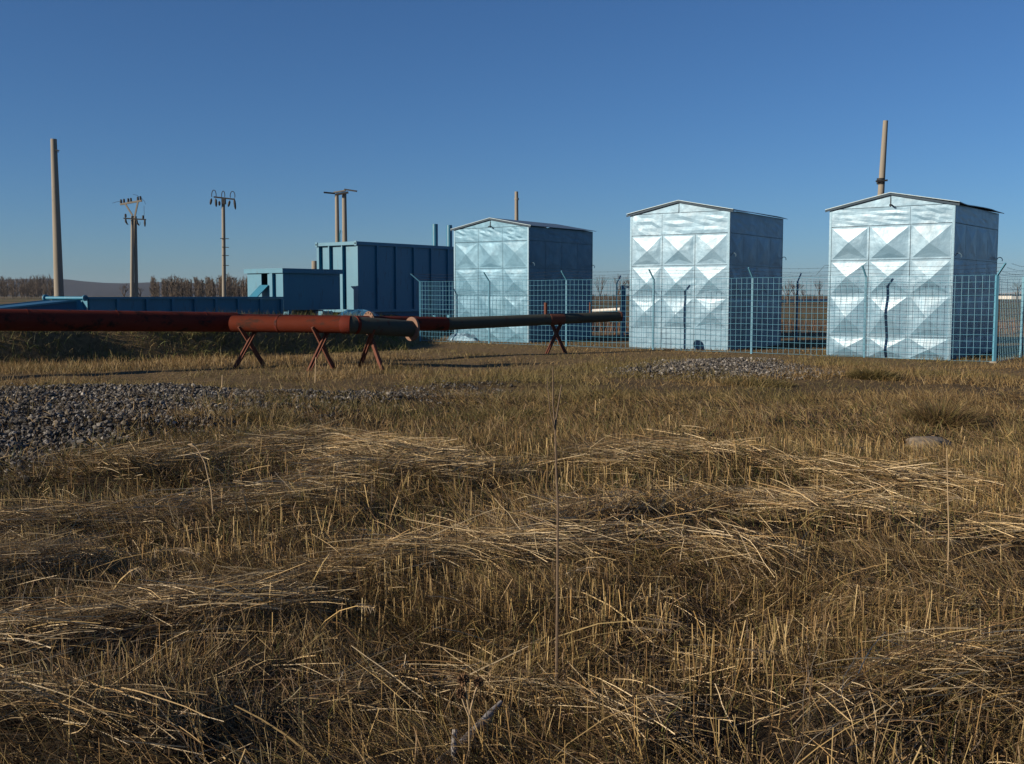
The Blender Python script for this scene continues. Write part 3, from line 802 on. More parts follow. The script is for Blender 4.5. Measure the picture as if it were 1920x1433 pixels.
for cx, cy, w, h in ((401, 366, 4.2, 9.5), (418.5, 366.5, 3, 8), (436, 367.5, 4.5, 8.5)):
    pts = [P(cx + w * math.cos(a), cy - h * math.sin(a), D3 - .2) for a in [math.pi * k / 12 * 1.25 - .4 for k in range(13)]]
    MB().tube(pts, .028, 6).build('jumper_wire', M['iron'], r3, True)
for k, (py, a, b_) in enumerate(((447.3, 413, 429), (463.5, 416.5, 429), (479, 416.5, 429), (497.5, 418, 429))):
    MB().beam(P(a, py, D3 - .17), P(b_, py + .6, D3 - .17), .05, .05).build('climbing_peg', M['iron'], r3)
# H pole
D4 = 65
tA, tB = P(631.5, 364, D4), P(645.3, 361, D4)
zb = hz(tA.x, tA.y)
root = thing('twin_pole_frame', Vector((tA.x, tA.y, zb)), 'pair of concrete poles carrying a flat steel crossarm behind the big tank', 'utility pole')
for tq_, r_ in ((tA, .115), (tB, .135)):
    MB().tube([Vector((tq_.x, tq_.y, zb - .2)), tq_], [r_ * 1.35, r_], 16).build('shaft', M['concrete'], root, True)
MB().beam(P(626, 361.3, D4), P(648, 357.5, D4), .3, .07).build('crossarm', M['concrete'], root)
MB().beam(P(607, 361, D4 - .3), P(628, 363, D4 - .1), .1, .09).build('crossarm', M['iron'], root)
MB().beam(P(646, 355.3, D4 - .1), P(669, 358.8, D4 - .3), .1, .09).build('crossarm', M['iron'], root)
MB().beam(P(630, 365, D4 - .25), P(653, 361, D4 - .25), .12, .12).build('bracket', M['iron'], root)
MB().tube([P(637.5, 455, D4 - .1), P(637, 440, D4 - .1), P(638.5, 432, D4 - .1)], .03, 6).build('cable', M['blue'], root, True)
r5, tq = pole('concrete pole rising behind the roof of the light blue shed', 969.5, 968.3, 359.5, 65, .16, .105)
MB().tube([P(968.8, 372, 65), P(968.8, 375, 65)], .14, 14).build('collar', M['concrete'], r5, True)
r6, tq = pole('concrete pole leaning right behind the shed at far right', 1637, 1660.5, 226.5, 45, .20, .1)
q = P(1651.5, 340, 45)
MB().tube([q - Zv * .12, q + Zv * .12], .165, 14).build('clamp', M['iron'], r6, True)
MB().beam(q + Vector((-.26, -.16, -.02)), q + Vector((.22, -.16, .02)), .07, .07).build('bolt', M['iron'], r6)
r7, tq = pole('short pale pole stub beside the left edge of the big tank', 590, 590, 489.5, 60, .19, .17)

# ------------------------------------------------------------------ trees, woods
def branch(m, p, d, L, r, depth, spread, maxd, n=4):
    q = p + d * L
    m.tube([p, q], [r, r * .62], n, False)
    if depth >= maxd: return
    k = random.choice((2, 3, 3)) if depth else 5
    for i in range(k):
        f = random.uniform(.45, 1.0) if i else 1.0
        s = p + d * (L * f)
        nd_ = (d + Vector((random.uniform(-1, 1), random.uniform(-1, 1), random.uniform(-.25, .7))) * spread).normalized()
        branch(m, s, nd_, L * random.uniform(.55, .8), r * .55, depth + 1, spread, maxd, 3)
def bare_tree(label, px, top, d, r, spread, seed, group='bare trees beyond the fence'):
    random.seed(seed)
    q = P(px, top, d); zb = hz(q.x, q.y); Ht = q.z - zb
    root = thing('bare_tree', Vector((q.x, q.y, zb)), label, 'tree', group)
    base = Vector((q.x, q.y, zb - .1)); L0 = Ht * .34
    m = MB(); m.tube([base, base + Zv * L0], [r, r * .75], 6); m.build('trunk', M['twig'], root, True)
    m = MB()
    for i in range(5):
        s = base + Zv * (L0 * random.uniform(.6, 1))
        dd = Vector((random.uniform(-1, 1) * spread, random.uniform(-1, 1) * spread, 1)).normalized()
        branch(m, s, dd, Ht * .26, r * .5, 1, spread * .85, 5)
    m.build('crown', M['twig'], root)
random.seed(3)
bare_tree('thin upright bare tree nearest the light blue shed', 1126, 513, 170, .13, .34, 5)
bare_tree('spreading bare tree with a wide crown left of the middle shed', 1160, 506, 190, .2, .75, 8)
bare_tree('bare tree partly hidden by the left edge of the middle shed', 1184, 512, 190, .2, .6, 9)
bare_tree('dense pale bare tree right beside the middle shed', 1478, 523, 210, .22, .6, 12)
bare_tree('dense pale bare tree second from the middle shed', 1492, 524, 215, .2, .6, 13)
bare_tree('small faint bare tree between the two silvery sheds', 1508, 535, 240, .12, .6, 15)
bare_tree('slender reddish bare tree left of the far right shed', 1537, 522, 215, .15, .35, 16)
bare_tree('dark bare tree at the right edge beyond the fence', 1908, 523, 230, .2, .6, 18)
bare_tree('dark round bare tree behind the double legged pole', 232, 527, 300, .25, .7, 21)
bare_tree('low bare tree just right of the double legged pole', 262, 533, 300, .2, .6, 22)

def woods(name, px0, px1, topf, d, n, depthspan, label, seed):
    random.seed(seed); m = MB()
    for i in range(n):
        px = random.uniform(px0, px1); dd = d + random.uniform(0, depthspan)
        q = P(px, topf(px) + random.uniform(-2.5, 11), dd); zb = -.2; Ht = max(2.0, q.z - zb)
        base = Vector((q.x, q.y, zb)); r = .07
        m.tube([base, base + Zv * (Ht * .95)], [r, .03], 3, False)
        for k in range(46):
            f = random.uniform(.12, .97); s = base + Zv * (Ht * f)
            a = random.uniform(0, 6.28); ln = Ht * random.uniform(.1, .26) * (1.15 - f * .6)
            dv = Vector((math.cos(a) * .5, math.sin(a) * .5, random.uniform(.5, 1.2))).normalized() * ln
            m.tube([s, s + dv], [.055, .03], 3, False)
            for _ in range(2):
                a2 = random.uniform(0, 6.28); s2 = s + dv * random.uniform(.3, 1)
                m.tube([s2, s2 + Vector((math.cos(a2) * .5, math.sin(a2) * .5, .9)) * ln * .55], [.04, .025], 3, False)
    return tag(m.build(name, M['wood_far'], None), label, 'woods', None, 'stuff')
woods('woods', -420, 112, lambda p: 521 + max(0, (p - 60)) * .12 + 4 * math.sin(p * .05), 420, 430, 90, 'brown leafless wood at the far left behind the tall pole', 31)
woods('woods', 283, 640, lambda p: 524 - (p - 283) * .02 + 2.5 * math.sin(p * .13), 320, 330, 90, 'brown leafless wood between the poles and the small tank', 32)
woods('woods', 1085, 1560, lambda p: 553, 420, 160, 40, 'low dark scrub line far beyond the middle shed', 33)
random.seed(40)
for px, py in ((381, 527), (408, 522.5), (436, 523), (427, 525.5), (356, 530), (330, 531.5), (453, 537)):
    q = P(px, py, 318); m = MB()
    for k in range(30):
        dv = Vector((random.gauss(0, 1), random.gauss(0, 1), random.gauss(0, 1))).normalized() * random.uniform(.2, .42)
        m.tube([q - dv * .3, q + dv], [.05, .03], 3)
    o = m.build('mistletoe_clump', M['iron'], None)
    tag(o, 'dark round mistletoe clump high in the bare wood', 'mistletoe', 'dark clumps in the bare wood')

# ------------------------------------------------------------------ far odds and ends
q0, q1 = P(1085, 584.5, 88), P(1163, 580, 86)
tag(MB().tube([q0, q1], .13, 12).build('white_pipe', M['white'], None, True), 'white pipe lying in the field behind the open pipe end', 'pipe')
m = MB(); A, E_ = P(1380, 569, 210), P(1905, 553.6, 560)
A.z = .62; E_.z = 1.2
m.hexa([A - Zv * 1, E_ - Zv * 2, E_ - Zv * 2 + Vector((0, 1, 0)), A - Zv * 1 + Vector((0, 1, 0)), A, E_, E_ + Vector((0, 1, 0)), A + Vector((0, 1, 0))])
tag(m.build('low_wall', M['pale'], None), 'long low pale wall across the field beyond the fence', 'wall')
c = P(1897, 556, 420)
root = thing('low_building', Vector((c.x, c.y, 0)), 'low white farm building far off at the right edge', 'building')
m = MB(); m.obox(Vector((c.x, c.y, 0)), Vector((60, 0, 0)), Vector((0, 12, 0)), Zv * 2.1); m.build('wall', M['white'], root)
m = MB(); m.hexa([Vector((c.x - 2, c.y - 1, 2.11)), Vector((c.x + 62, c.y - 1, 2.11)), Vector((c.x + 62, c.y + 13, 2.11)), Vector((c.x - 2, c.y + 13, 2.11)), Vector((c.x + 8, c.y + 5, 3.2)), Vector((c.x + 55, c.y + 5, 3.2)), Vector((c.x + 55, c.y + 7, 3.2)), Vector((c.x + 8, c.y + 7, 3.2))]); m.build('roof', M['pale'], root)

def crumple(name, q, sx, sy, sz, mat, seed, label, cat, n=9, rot=0):
    random.seed(seed); m = MB(); b = len(m.v)
    ct, st = math.cos(rot), math.sin(rot)
    for j in range(n):
        for i in range(n):
            u, v_ = i / (n - 1) * 2 - 1, j / (n - 1) * 2 - 1
            e = max(0, 1 - max(abs(u), abs(v_)) ** 3) * (.45 + random.uniform(0, .55))
            x, y = u * sx + random.uniform(-.05, .05) * sx, v_ * sy + random.uniform(-.05, .05) * sy
            m.v.append((q.x + x * ct - y * st, q.y + x * st + y * ct, q.z - .03 + sz * e))
    for j in range(n - 1):
        for i in range(n - 1):
            a = j * n + i; m.f.append((a, a + 1, a + n + 1, a + n))
    return tag(m.build(name, mat, None), label, cat)
q = G(672, 634); q.z = hz(q.x, q.y) + .02
crumple('tarpaulin', q, .75, .4, .3, M['blue_dark'], 51, 'crumpled blue tarpaulin on the ground behind the red pipe trestles', 'tarpaulin')
q = FO + T * .9 + Bk * 1.3; q.z = hz(q.x, q.y)
crumple('plastic_sheet', q, .75, .3, .42, M['trim'], 52, 'pale blue plastic sheet heaped behind the fence by the first shed', 'sheet', rot=-TH)

# ------------------------------------------------------------------ stones and small things in the field
def rock(q, sx, sy, sz, seed, name, label):
    rg = np.random.default_rng(seed)
    import bmesh
    bm = bmesh.new(); bmesh.ops.create_icosphere(bm, subdivisions=4, radius=1)
    for v in bm.verts:
        p = v.co
        k = 1 + .35 * (float(vnoise(p.x * 1.6 + 3, p.y * 1.6 + p.z * 1.9, seed)) - .5) + .16 * (float(vnoise(p.x * 5, p.y * 5 + p.z * 6, seed + 1)) - .5)
        v.co = Vector((p.x * sx * k, p.y * sy * k, p.z * sz * k))
    me = bpy.data.meshes.new(name); bm.to_mesh(me); bm.free(); me.materials.append(M['stone'])
    me.polygons.foreach_set('use_smooth', [True] * len(me.polygons))
    o = bpy.data.objects.new(name, me); COL.objects.link(o); o.location = q
    return tag(o, label, 'stone')
q = G(1741, 832); rock(Vector((q.x, q.y, hz(q.x, q.y) + .085)), .25, .18, .085, 61, 'field_stone', 'flat grey brown stone lying in the grass at right')
a_, b_ = G(1566, 842), G(1626, 846)
za = hz(a_.x, a_.y) + .12; zb = hz(b_.x, b_.y) + .1
root = thing('plastic_tube', Vector((b_.x, b_.y, zb)), 'short dark grey plastic tube lying in the grass', 'tube')
MB().tube([Vector((a_.x, a_.y, za)), Vector((b_.x, b_.y, zb))], .028, 14).build('tube', M['tubegrey'], root, True)
d_ = (Vector((b_.x, b_.y, zb)) - Vector((a_.x, a_.y, za))).normalized()
MB().tube([Vector((b_.x, b_.y, zb)) + d_ * .001, Vector((b_.x, b_.y, zb)) + d_ * .003], .022, 14).build('opening', M['dark'], root)

def stemmed(name, label, base, pts_list, radii, mat, cat, extra=None):
    """pts_list: list of polylines (main stem first) in world coordinates"""
    root = thing(name, base, label, cat)
    for k, (pts, r) in enumerate(zip(pts_list, radii)):
        MB().tube(pts, r, 6).build('stem', mat, root, True)
    return root
q = G(1043, 1292); b0 = Vector((q.x, q.y, hz(q.x, q.y) - .03))
Yd = q.y
fork = P(1041, 800, Yd)
ctl = [b0, P(1045, 1120, Yd), P(1046, 950, Yd), P(1043, 880, Yd), fork]
stemmed('tall_weed', 'tall dead weed stem with a three pronged tip in the middle foreground', b0,
        [ctl, [fork, P(1037, 760, Yd), P(1037, 690, Yd)], [fork, P(1045, 770, Yd + .02), P(1053, 722, Yd + .03)], [fork - Zv * .02, P(1031, 770, Yd - .02), P(1026, 708, Yd - .02)]],
        [[.0065, .0052, .0045, .004, .0036], [.004, .0032, .0025], [.004, .003, .0028], [.0025, .002, .0016]], M['weed'], 'weed')
q = G(1777, 1090); b0 = Vector((q.x, q.y, hz(q.x, q.y) - .03)); Yd = q.y
stemmed('thin_grass_stem', 'single thin pale grass stem standing below the flat stone', b0, [[b0, P(1779, 1000, Yd), P(1775, 840, Yd)]], [[.004, .0035, .002]], M['stem'], 'grass stem')
q = G(402, 985); b0 = Vector((q.x, q.y, hz(q.x, q.y) - .03)); Yd = q.y
r_ = stemmed('nodding_grass', 'nodding grass stalk with a pale drooping head beside the gravel', b0, [[b0, P(396, 920, Yd), P(384, 868, Yd), P(372, 845, Yd), P(366, 838, Yd)]], [[.005, .0045, .004, .004, .004]], M['stem'], 'grass stem')
MB().tube([P(368, 839, Yd), P(360, 834, Yd), P(352, 833.5, Yd)], [.005, .011, .003], 7).build('seed_head', M['stem'], r_, True)
for i, (px, yb, yt, lab) in enumerate(((591, 715, 670, 'pale dead stalk standing before the second trestle'), (416, 735, 703, 'short pale stalk standing behind the gravel heap'))):
    q = G(px, yb); b0 = Vector((q.x, q.y, hz(q.x, q.y) - .03))
    stemmed('dead_stalk', lab, b0, [[b0, P(px + 1, yt, q.y)]], [[.014, .008]], M['stem'], 'stalk')
# grey stick in the near foreground
q0 = P(940, 1316, 3.75); q1 = P(868, 1392, 3.6); q2 = P(800, 1445, 3.45)
root = thing('fallen_stick', q1, 'thick grey weathered stick lying across the near straw', 'stick')
MB().tube([q0, lerp(q0, q1, .35) + Vector((.004, 0, .004)), q1, lerp(q1, q2, .5) - Zv * .004, q2], [.007, .0135, .015, .014, .013], 9).build('shaft', M['bark'], root, True)
tag(MB().tube([P(852, 1440, 3.45), P(851, 1395, 3.5), P(853, 1368, 3.52)], [.011, .010, .009], 8).build('upright_stick', M['bark'], None, True), 'short upright grey twig crossing the fallen stick', 'stick')
q = G(880, 1405); b0 = Vector((q.x, q.y, hz(q.x, q.y) - .03)); Yd = q.y - .25
r_ = stemmed('dried_thistle', 'dried flower plant with three round brown heads in the near straw', b0,
    [[b0, P(880, 1340, Yd), P(872, 1285, Yd)], [P(880, 1340, Yd), P(890, 1300, Yd), P(896, 1284, Yd)], [P(880, 1345, Yd), P(870, 1320, Yd), P(865, 1304, Yd)]], [[.004, .003, .003], [.003, .003, .003], [.003, .003, .003]], M['stem'], 'dried flower')
for a, b_, s in ((869, 1275, .021), (897, 1279, .017), (865, 1300, .018)):
    c = P(a, b_, Yd); m = MB()
    for k in range(140):
        v = Vector((random.gauss(0, 1), random.gauss(0, 1), random.gauss(0, 1))).normalized()
        m.tube([c + v * s * .3, c + v * s * random.uniform(.85, 1.15)], [.003, .0012], 3, False)
    m.build('flower_head', M['seed'], r_)

# ------------------------------------------------------------------ straw, stubble, grass
def gaps(x, y):
    """hollows where little grows and the dark soil shows"""
    g_ = fbm(np.asarray(x) * .95 + 7, np.asarray(y) * 1.35, 140, 3)
    return .2 + .8 * sst(.34, .48, g_ + .12 * sst(5.5, 9, y))
def blades(xy, z, length, width, az, lean, curve, col, taper, segs=3, jitter=0.0, rg=RNG):
    """ribbon blades; lean/curve in radians from the vertical, all arrays of length N"""
    n = len(z); ds = length / segs
    p = np.stack([xy[:, 0], xy[:, 1], z], -1)
    pts = [p]; tans = []
    ca, sa = np.cos(az), np.sin(az)
    for k in range(segs):
        th = lean + curve * ((k + .5) / segs)
        az2 = az + jitter * rg.normal(size=n) if jitter else az
        d = np.stack([np.sin(th) * np.cos(az2), np.sin(th) * np.sin(az2), np.cos(th)], -1)
        tans.append(d); p = p + d * ds[:, None]; pts.append(p)
    rv = rg.normal(size=(n, 3)); w = np.cross(tans[0], rv); w /= np.linalg.norm(w, axis=1)[:, None] + 1e-9
    V = np.zeros((n, segs + 1, 2, 3), np.float32)
    for k in range(segs + 1):
        ww = width * (1 - (1 - taper) * (k / segs)) * .5
        V[:, k, 0] = pts[k] - w * ww[:, None]; V[:, k, 1] = pts[k] + w * ww[:, None]
    v = V.reshape(-1, 3)
    base = (np.arange(n) * (segs + 1) * 2)[:, None]
    q = np.array([[2 * k, 2 * k + 1, 2 * k + 3, 2 * k + 2] for k in range(segs)])
    f = (base[:, :, None] + q[None]).reshape(-1, 4)
    c = np.repeat(np.concatenate([col, np.ones((n, 1))], 1), (segs + 1) * 2, axis=0)
    return v, f, c
def merge(name, parts, mat, label, cat, kind='stuff'):
    V, Fc, Cc, o = [], [], [], 0
    for v, f, c in parts:
        V.append(v); Fc.append(f + o); Cc.append(c); o += len(v)
    ob = np_mesh(name, np.concatenate(V), np.concatenate(Fc), mat, np.concatenate(Cc))
    return tag(ob, label, cat, None, kind)
STRAW = np.array([[.52, .36, .15], [.47, .30, .11], [.60, .44, .21], [.36, .22, .085], [.23, .14, .055], [.50, .37, .16]])
BLEACH = np.array([[.74, .55, .29], [.84, .66, .39], [.62, .44, .21], [.46, .30, .13], [.28, .17, .08], [.72, .57, .35]])
GREEN = np.array([[.12, .14, .035], [.17, .18, .045], [.22, .20, .06], [.10, .115, .03]])
BROWN = np.array([[.22, .14, .065], [.16, .098, .048], [.30, .195, .095], [.11, .07, .04]])
OLIVE = np.array([[.25, .20, .07], [.30, .23, .085], [.19, .165, .055], [.34, .25, .10]])
def pick(pal, n, var=.18):
    return .62 * pal[RNG.integers(0, len(pal), n)] * (1 + var * RNG.normal(size=(n, 1))).clip(.4, 1.6)
def scatter(y0, y1, dens, marg=2.7, wide=.535):
    """uniform ground points between two distances within (a bit more than) the field of view"""
    A = wide * (y1 * y1 - y0 * y0) + 2 * marg * (y1 - y0)
    n = int(A * dens)
    Y = np.sqrt(RNG.uniform(0, 1, n * 2) * (y1 * y1 - y0 * y0) + y0 * y0)[:n]
    X = RNG.uniform(-1, 1, n) * (wide * Y + marg)
    return X, Y
def grav(x, y):
    return (1 - .8 * sst(.5, .62, fbm(np.asarray(x) * 1.1, np.asarray(y) * 1.1, 121, 2)) * sst(-5.5, -3.0, x)) * np.maximum(poly_mask(GRAV_L, x, y, .7), np.maximum(.75 * poly_mask(GRAV_M, x, y, .8), poly_mask(GRAV_R, x, y, .5)))
stub, lay, green, fluff = [], [], [], []
def keep(mask, *arrs): return [a[mask] for a in arrs]
for (y0, y1, ds, dl, dg, df, ws) in ((2.4, 6.0, 2100, 2100, 300, 2200, .85), (6.0, 10.5, 1050, 1150, 280, 900, 1.1), (10.5, 15.0, 160, 120, 140, 300, 1.6)):
    # upright stubble in tufts between the windrows
    X, Y = scatter(y0, y1, ds)
    S = swath(X, Y); tuft = .5 * fbm(X * 2.2, Y * 2.2, 71, 2) + .5 * fbm(X * 7, Y * 7, 73, 2)
    right = sst(-1.6, 1.0, X + .8 * (fbm(X * .6, Y * .6, 74) - .5)); patch = sst(.42, .58, fbm(X * .55, Y * .8, 75, 2))
    reg = np.where(right > .5, .35 + .65 * patch, (.10 + .9 * patch) * .8)
    reg = reg * (1 - .75 * sst(4.2, 3.6, Y) * (1 - right))
    pr = (1 - .9 * sst(.35, .6, S)) * (.05 + .95 * sst(.44, .60, tuft)) * reg * (1 - grav(X, Y)) * (1 - .85 * sst(9.5, 13, Y)) * gaps(X, Y)
    k = RNG.uniform(size=len(X)) < pr; X, Y = keep(k, X, Y); n = len(X)
    hN = fbm(X * .9, Y * .9, 72)
    hh = RNG.uniform(.04, .24, n) * (.55 + .9 * hN)
    stub.append(blades(np.stack([X, Y], -1), hgt(X, Y) - .02, hh, RNG.uniform(.0022, .0056, n) * ws, RNG.uniform(0, 6.28, n),
                       np.abs(RNG.normal(0, .16, n)) + (RNG.uniform(size=n) < .15) * RNG.uniform(.3, .9, n), RNG.normal(0, .15, n), pick(np.concatenate([STRAW, STRAW, BROWN[2:3], OLIVE[1:2]]), n, .3), .85, 2))
    # bleached straw lying in the windrows, a few stems strewn between them
    X, Y = scatter(y0, y1, dl)
    S, ang = swath(X, Y, True)
    pr = (.13 + .87 * sst(.34, .72, S)) * (.35 + .65 * gaps(X, Y)) * (1 - .93 * grav(X, Y)) * (1 - .8 * sst(10, 13, Y))
    k = RNG.uniform(size=len(X)) < pr; X, Y, S, ang = keep(k, X, Y, S, ang); n = len(X)
    flow = ang + (fbm(X * .9, Y * .9, 81, 2) - .5) * 2.0 + RNG.normal(0, .38, n) + np.pi * (RNG.uniform(size=n) < .5)
    wild = (RNG.uniform(size=n) < .3) | (S < .3)
    flow = np.where(wild, RNG.uniform(0, 6.28, n), flow)
    ln = RNG.uniform(.10, .62, n) ** 1.15 * np.where(wild, .62, 1)
    lift = RNG.uniform(0, 1, n) ** 1.4 * (.03 + .10 * sst(.35, .8, S))
    lean = np.pi / 2 - RNG.normal(.08, .12, n) - wild * RNG.uniform(0, .3, n)
    cx = X - np.cos(flow) * ln * .5; cy = Y - np.sin(flow) * ln * .5
    lay.append(blades(np.stack([cx, cy], -1), hgt(cx, cy) + .012 + lift, ln, RNG.uniform(.002, .0056, n) * ws, flow, lean, RNG.uniform(-.05, .5, n), pick(BLEACH, n, .3), .6, 4, .07))
    # dull broken litter
    X, Y = scatter(y0, y1, df); S = swath(X, Y)
    k = RNG.uniform(size=len(X)) < (.5 + .5 * S) * (1 - .85 * grav(X, Y)) * (.3 + .7 * gaps(X, Y)); X, Y = keep(k, X, Y); n = len(X)
    ln = RNG.uniform(.025, .15, n)
    fluff.append(blades(np.stack([X, Y], -1), hgt(X, Y) + RNG.uniform(-.01, .06, n), ln, RNG.uniform(.002, .007, n) * ws, RNG.uniform(0, 6.28, n), RNG.uniform(.4, 1.7, n), RNG.normal(0, 1.1, n), pick(np.concatenate([BROWN, BROWN, STRAW[:1], OLIVE[:1]]), n, .35), .5, 3))
    # green shoots
    X, Y = scatter(y0, y1, dg)
    gn = fbm(X * .6, Y * .9, 91, 2)
    pr = (.10 + .90 * sst(.48, .60, gn + .10 * sst(6, 11, Y))) * (1 - .9 * grav(X, Y)) * (.3 + .7 * sst(5, 9, Y))
    k = RNG.uniform(size=len(X)) < pr; X, Y = keep(k, X, Y); n = len(X)
    green.append(blades(np.stack([X, Y], -1), hgt(X, Y) - .01, RNG.uniform(.06, .22, n), RNG.uniform(.003, .006, n) * ws, RNG.uniform(0, 6.28, n), np.abs(RNG.normal(.2, .2, n)), RNG.uniform(.1, 1.3, n), pick(GREEN, n), .15, 3))
# fine matted dead grass over everything, combed into drifting directions
MATC = np.concatenate([STRAW * .85, BROWN, BROWN * .75, OLIVE, STRAW[:2] * .7])
for (y0, y1, dm, ws) in ((2.4, 6.0, 4200, 1.0), (6.0, 10.5, 1900, 1.5), (10.5, 16.0, 650, 2.2)):
    X, Y = scatter(y0, y1, dm)
    tn = fbm(X * 1.5, Y * 1.8, 151, 3)
    pr = (.22 + .78 * sst(.36, .56, tn)) * (1 - .93 * grav(X, Y)) * (.3 + .7 * gaps(X, Y))
    k = RNG.uniform(size=len(X)) < pr; X, Y, tn = keep(k, X, Y, tn); n = len(X)
    flow = 6.0 * fbm(X * .7, Y * .7, 152, 2) + RNG.normal(0, .7, n)
    z = hgt(X, Y) + RNG.uniform(-.01, .02, n) + .06 * sst(.4, .7, tn) * RNG.uniform(0, 1, n)
    fluff.append(blades(np.stack([X, Y], -1), z, RNG.uniform(.05, .24, n), RNG.uniform(.0014, .0032, n) * ws, flow, RNG.uniform(.35, 1.45, n), RNG.uniform(-.1, 1.1, n), pick(MATC, n, .3), .35, 3))
# long bent reed stalks with feathery heads in the nearest straw
n = 120
X, Y = scatter(3.0, 6.5, 8)
k = RNG.uniform(size=len(X)) < .55 * (1 - sst(.5, 2.2, X)) + .12; X, Y = keep(k, X, Y); n = len(X)
az = RNG.normal(-.5, .7, n) + np.pi * (RNG.uniform(size=n) < .3); ln = RNG.uniform(.35, .75, n); le = RNG.uniform(.6, 1.35, n); cu = RNG.uniform(.3, 1.0, n)
z = hgt(X, Y)
lay.append(blades(np.stack([X, Y], -1), z, ln, RNG.uniform(.0045, .008, n), az, le, cu, pick(STRAW[[0, 2, 5]], n, .15), .55, 4))
px_, py_, pz_ = X.copy(), Y.copy(), z.copy()
for k in range(4):
    th = le + cu * ((k + .5) / 4); px_ += np.sin(th) * np.cos(az) * ln / 4; py_ += np.sin(th) * np.sin(az) * ln / 4; pz_ += np.cos(th) * ln / 4
hd = RNG.uniform(size=n) < .45
for i in np.where(hd)[0]:
    m_ = 46; t = RNG.uniform(0, .17, m_); th = le[i] + cu[i]
    hx_ = px_[i] - t * np.sin(th) * np.cos(az[i]); hy_ = py_[i] - t * np.sin(th) * np.sin(az[i]); hz_ = pz_[i] - t * np.cos(th)
    lay.append(blades(np.stack([hx_, hy_], -1), hz_, RNG.uniform(.02, .055, m_), RNG.uniform(.0018, .0035, m_), az[i] + RNG.normal(0, .5, m_), th + RNG.normal(.2, .35, m_), RNG.uniform(0, .6, m_), pick(np.array([[.42, .33, .22], [.34, .26, .17]]), m_), .3, 2))

# mid ground: shorter dry and olive grass, up to the fence
for (y0, y1, dn, ws) in ((8.0, 16.5, 720, 1.15), (16.5, 24.0, 400, 1.7), (24.0, 40.0, 130, 2.3)):
    X, Y = scatter(y0, y1, dn, 3.0)
    tn = fbm(X * .8, Y * .8, 101, 2); on_bank = sst(.25, .5, hgt(X, Y)) * (Y > 23)
    bare = sst(.50, .63, fbm(X * .5, Y * .8, 102, 2)) * .7
    pr = (.25 + .75 * sst(.35, .6, tn)) * (1 - .95 * grav(X, Y)) * (1 - bare * sst(20, 23, Y)) * sst(7.5, 11.5, Y) * (1 - .5 * poly_mask(BARE, X, Y, .35))
    k = (RNG.uniform(size=len(X)) < pr); X, Y, tn, on_bank = keep(k, X, Y, tn, on_bank); n = len(X)
    gmix = fbm(X * .35, Y * .5, 103, 2) + .25 * (on_bank > .3)
    u = RNG.uniform(size=(n, 1))
    col = np.where(u < sst(.42, .60, gmix)[:, None], pick(OLIVE, n), pick(STRAW, n) * .8)
    col = np.where((on_bank[:, None] > .3) & (RNG.uniform(size=(n, 1)) < .8), pick(GREEN, n) * .8, col)
    ln = RNG.uniform(.05, .18, n) * (.35 + 1.4 * tn) * (1 + .9 * (on_bank > .3)) * (1 - .45 * sst(24, 28, Y) * (on_bank < .3))
    green.append(blades(np.stack([X, Y], -1), hgt(X, Y) - .01, ln, RNG.uniform(.0035, .007, n) * ws, RNG.uniform(0, 6.28, n), np.where(RNG.uniform(size=n) < .42, RNG.uniform(.5, 1.45, n), np.abs(RNG.normal(.25, .25, n))), RNG.uniform(0, 1.2, n), col, .2, 3))
# strip of dry grass at the foot of the bank, and the bank itself
X = RNG.uniform(-16, -2.6, 9000); Y = RNG.uniform(20.6, 26.5, 9000); X, Y = keep((hgt(X, Y) < .3) & (poly_mask(BARE, X, Y, .35) < .4), X, Y); n = len(X)
green.append(blades(np.stack([X, Y], -1), hgt(X, Y) - .01, RNG.uniform(.06, .22, n), RNG.uniform(.008, .014, n), RNG.uniform(0, 6.28, n), np.abs(RNG.normal(.15, .15, n)), RNG.uniform(0, .9, n), pick(STRAW, n) * .9, .2, 3))
uu_ = RNG.uniform(-9, 13, 30000); ww_ = RNG.uniform(-.15, 3.2, 30000); X = -11.6 + .76 * uu_ - .65 * ww_; Y = 22.9 + .65 * uu_ + .76 * ww_; X, Y = keep(X < -3.0, X, Y); n = len(X)
k = RNG.uniform(size=n) < .35 + .65 * sst(.4, .6, fbm(X * .9, Y * 1.2, 105, 2)); X, Y = keep(k, X, Y); n = len(X)
col = np.where(RNG.uniform(size=(n, 1)) < .75, pick(GREEN, n) * 1.3, pick(OLIVE, n) * 1.2)
bank = [blades(np.stack([X, Y], -1), hgt(X, Y) - .02, RNG.uniform(.1, .34, n), RNG.uniform(.010, .022, n), RNG.uniform(0, 6.28, n), np.abs(RNG.normal(.5, .35, n)), RNG.uniform(0, 1.3, n), col, .15, 3)]
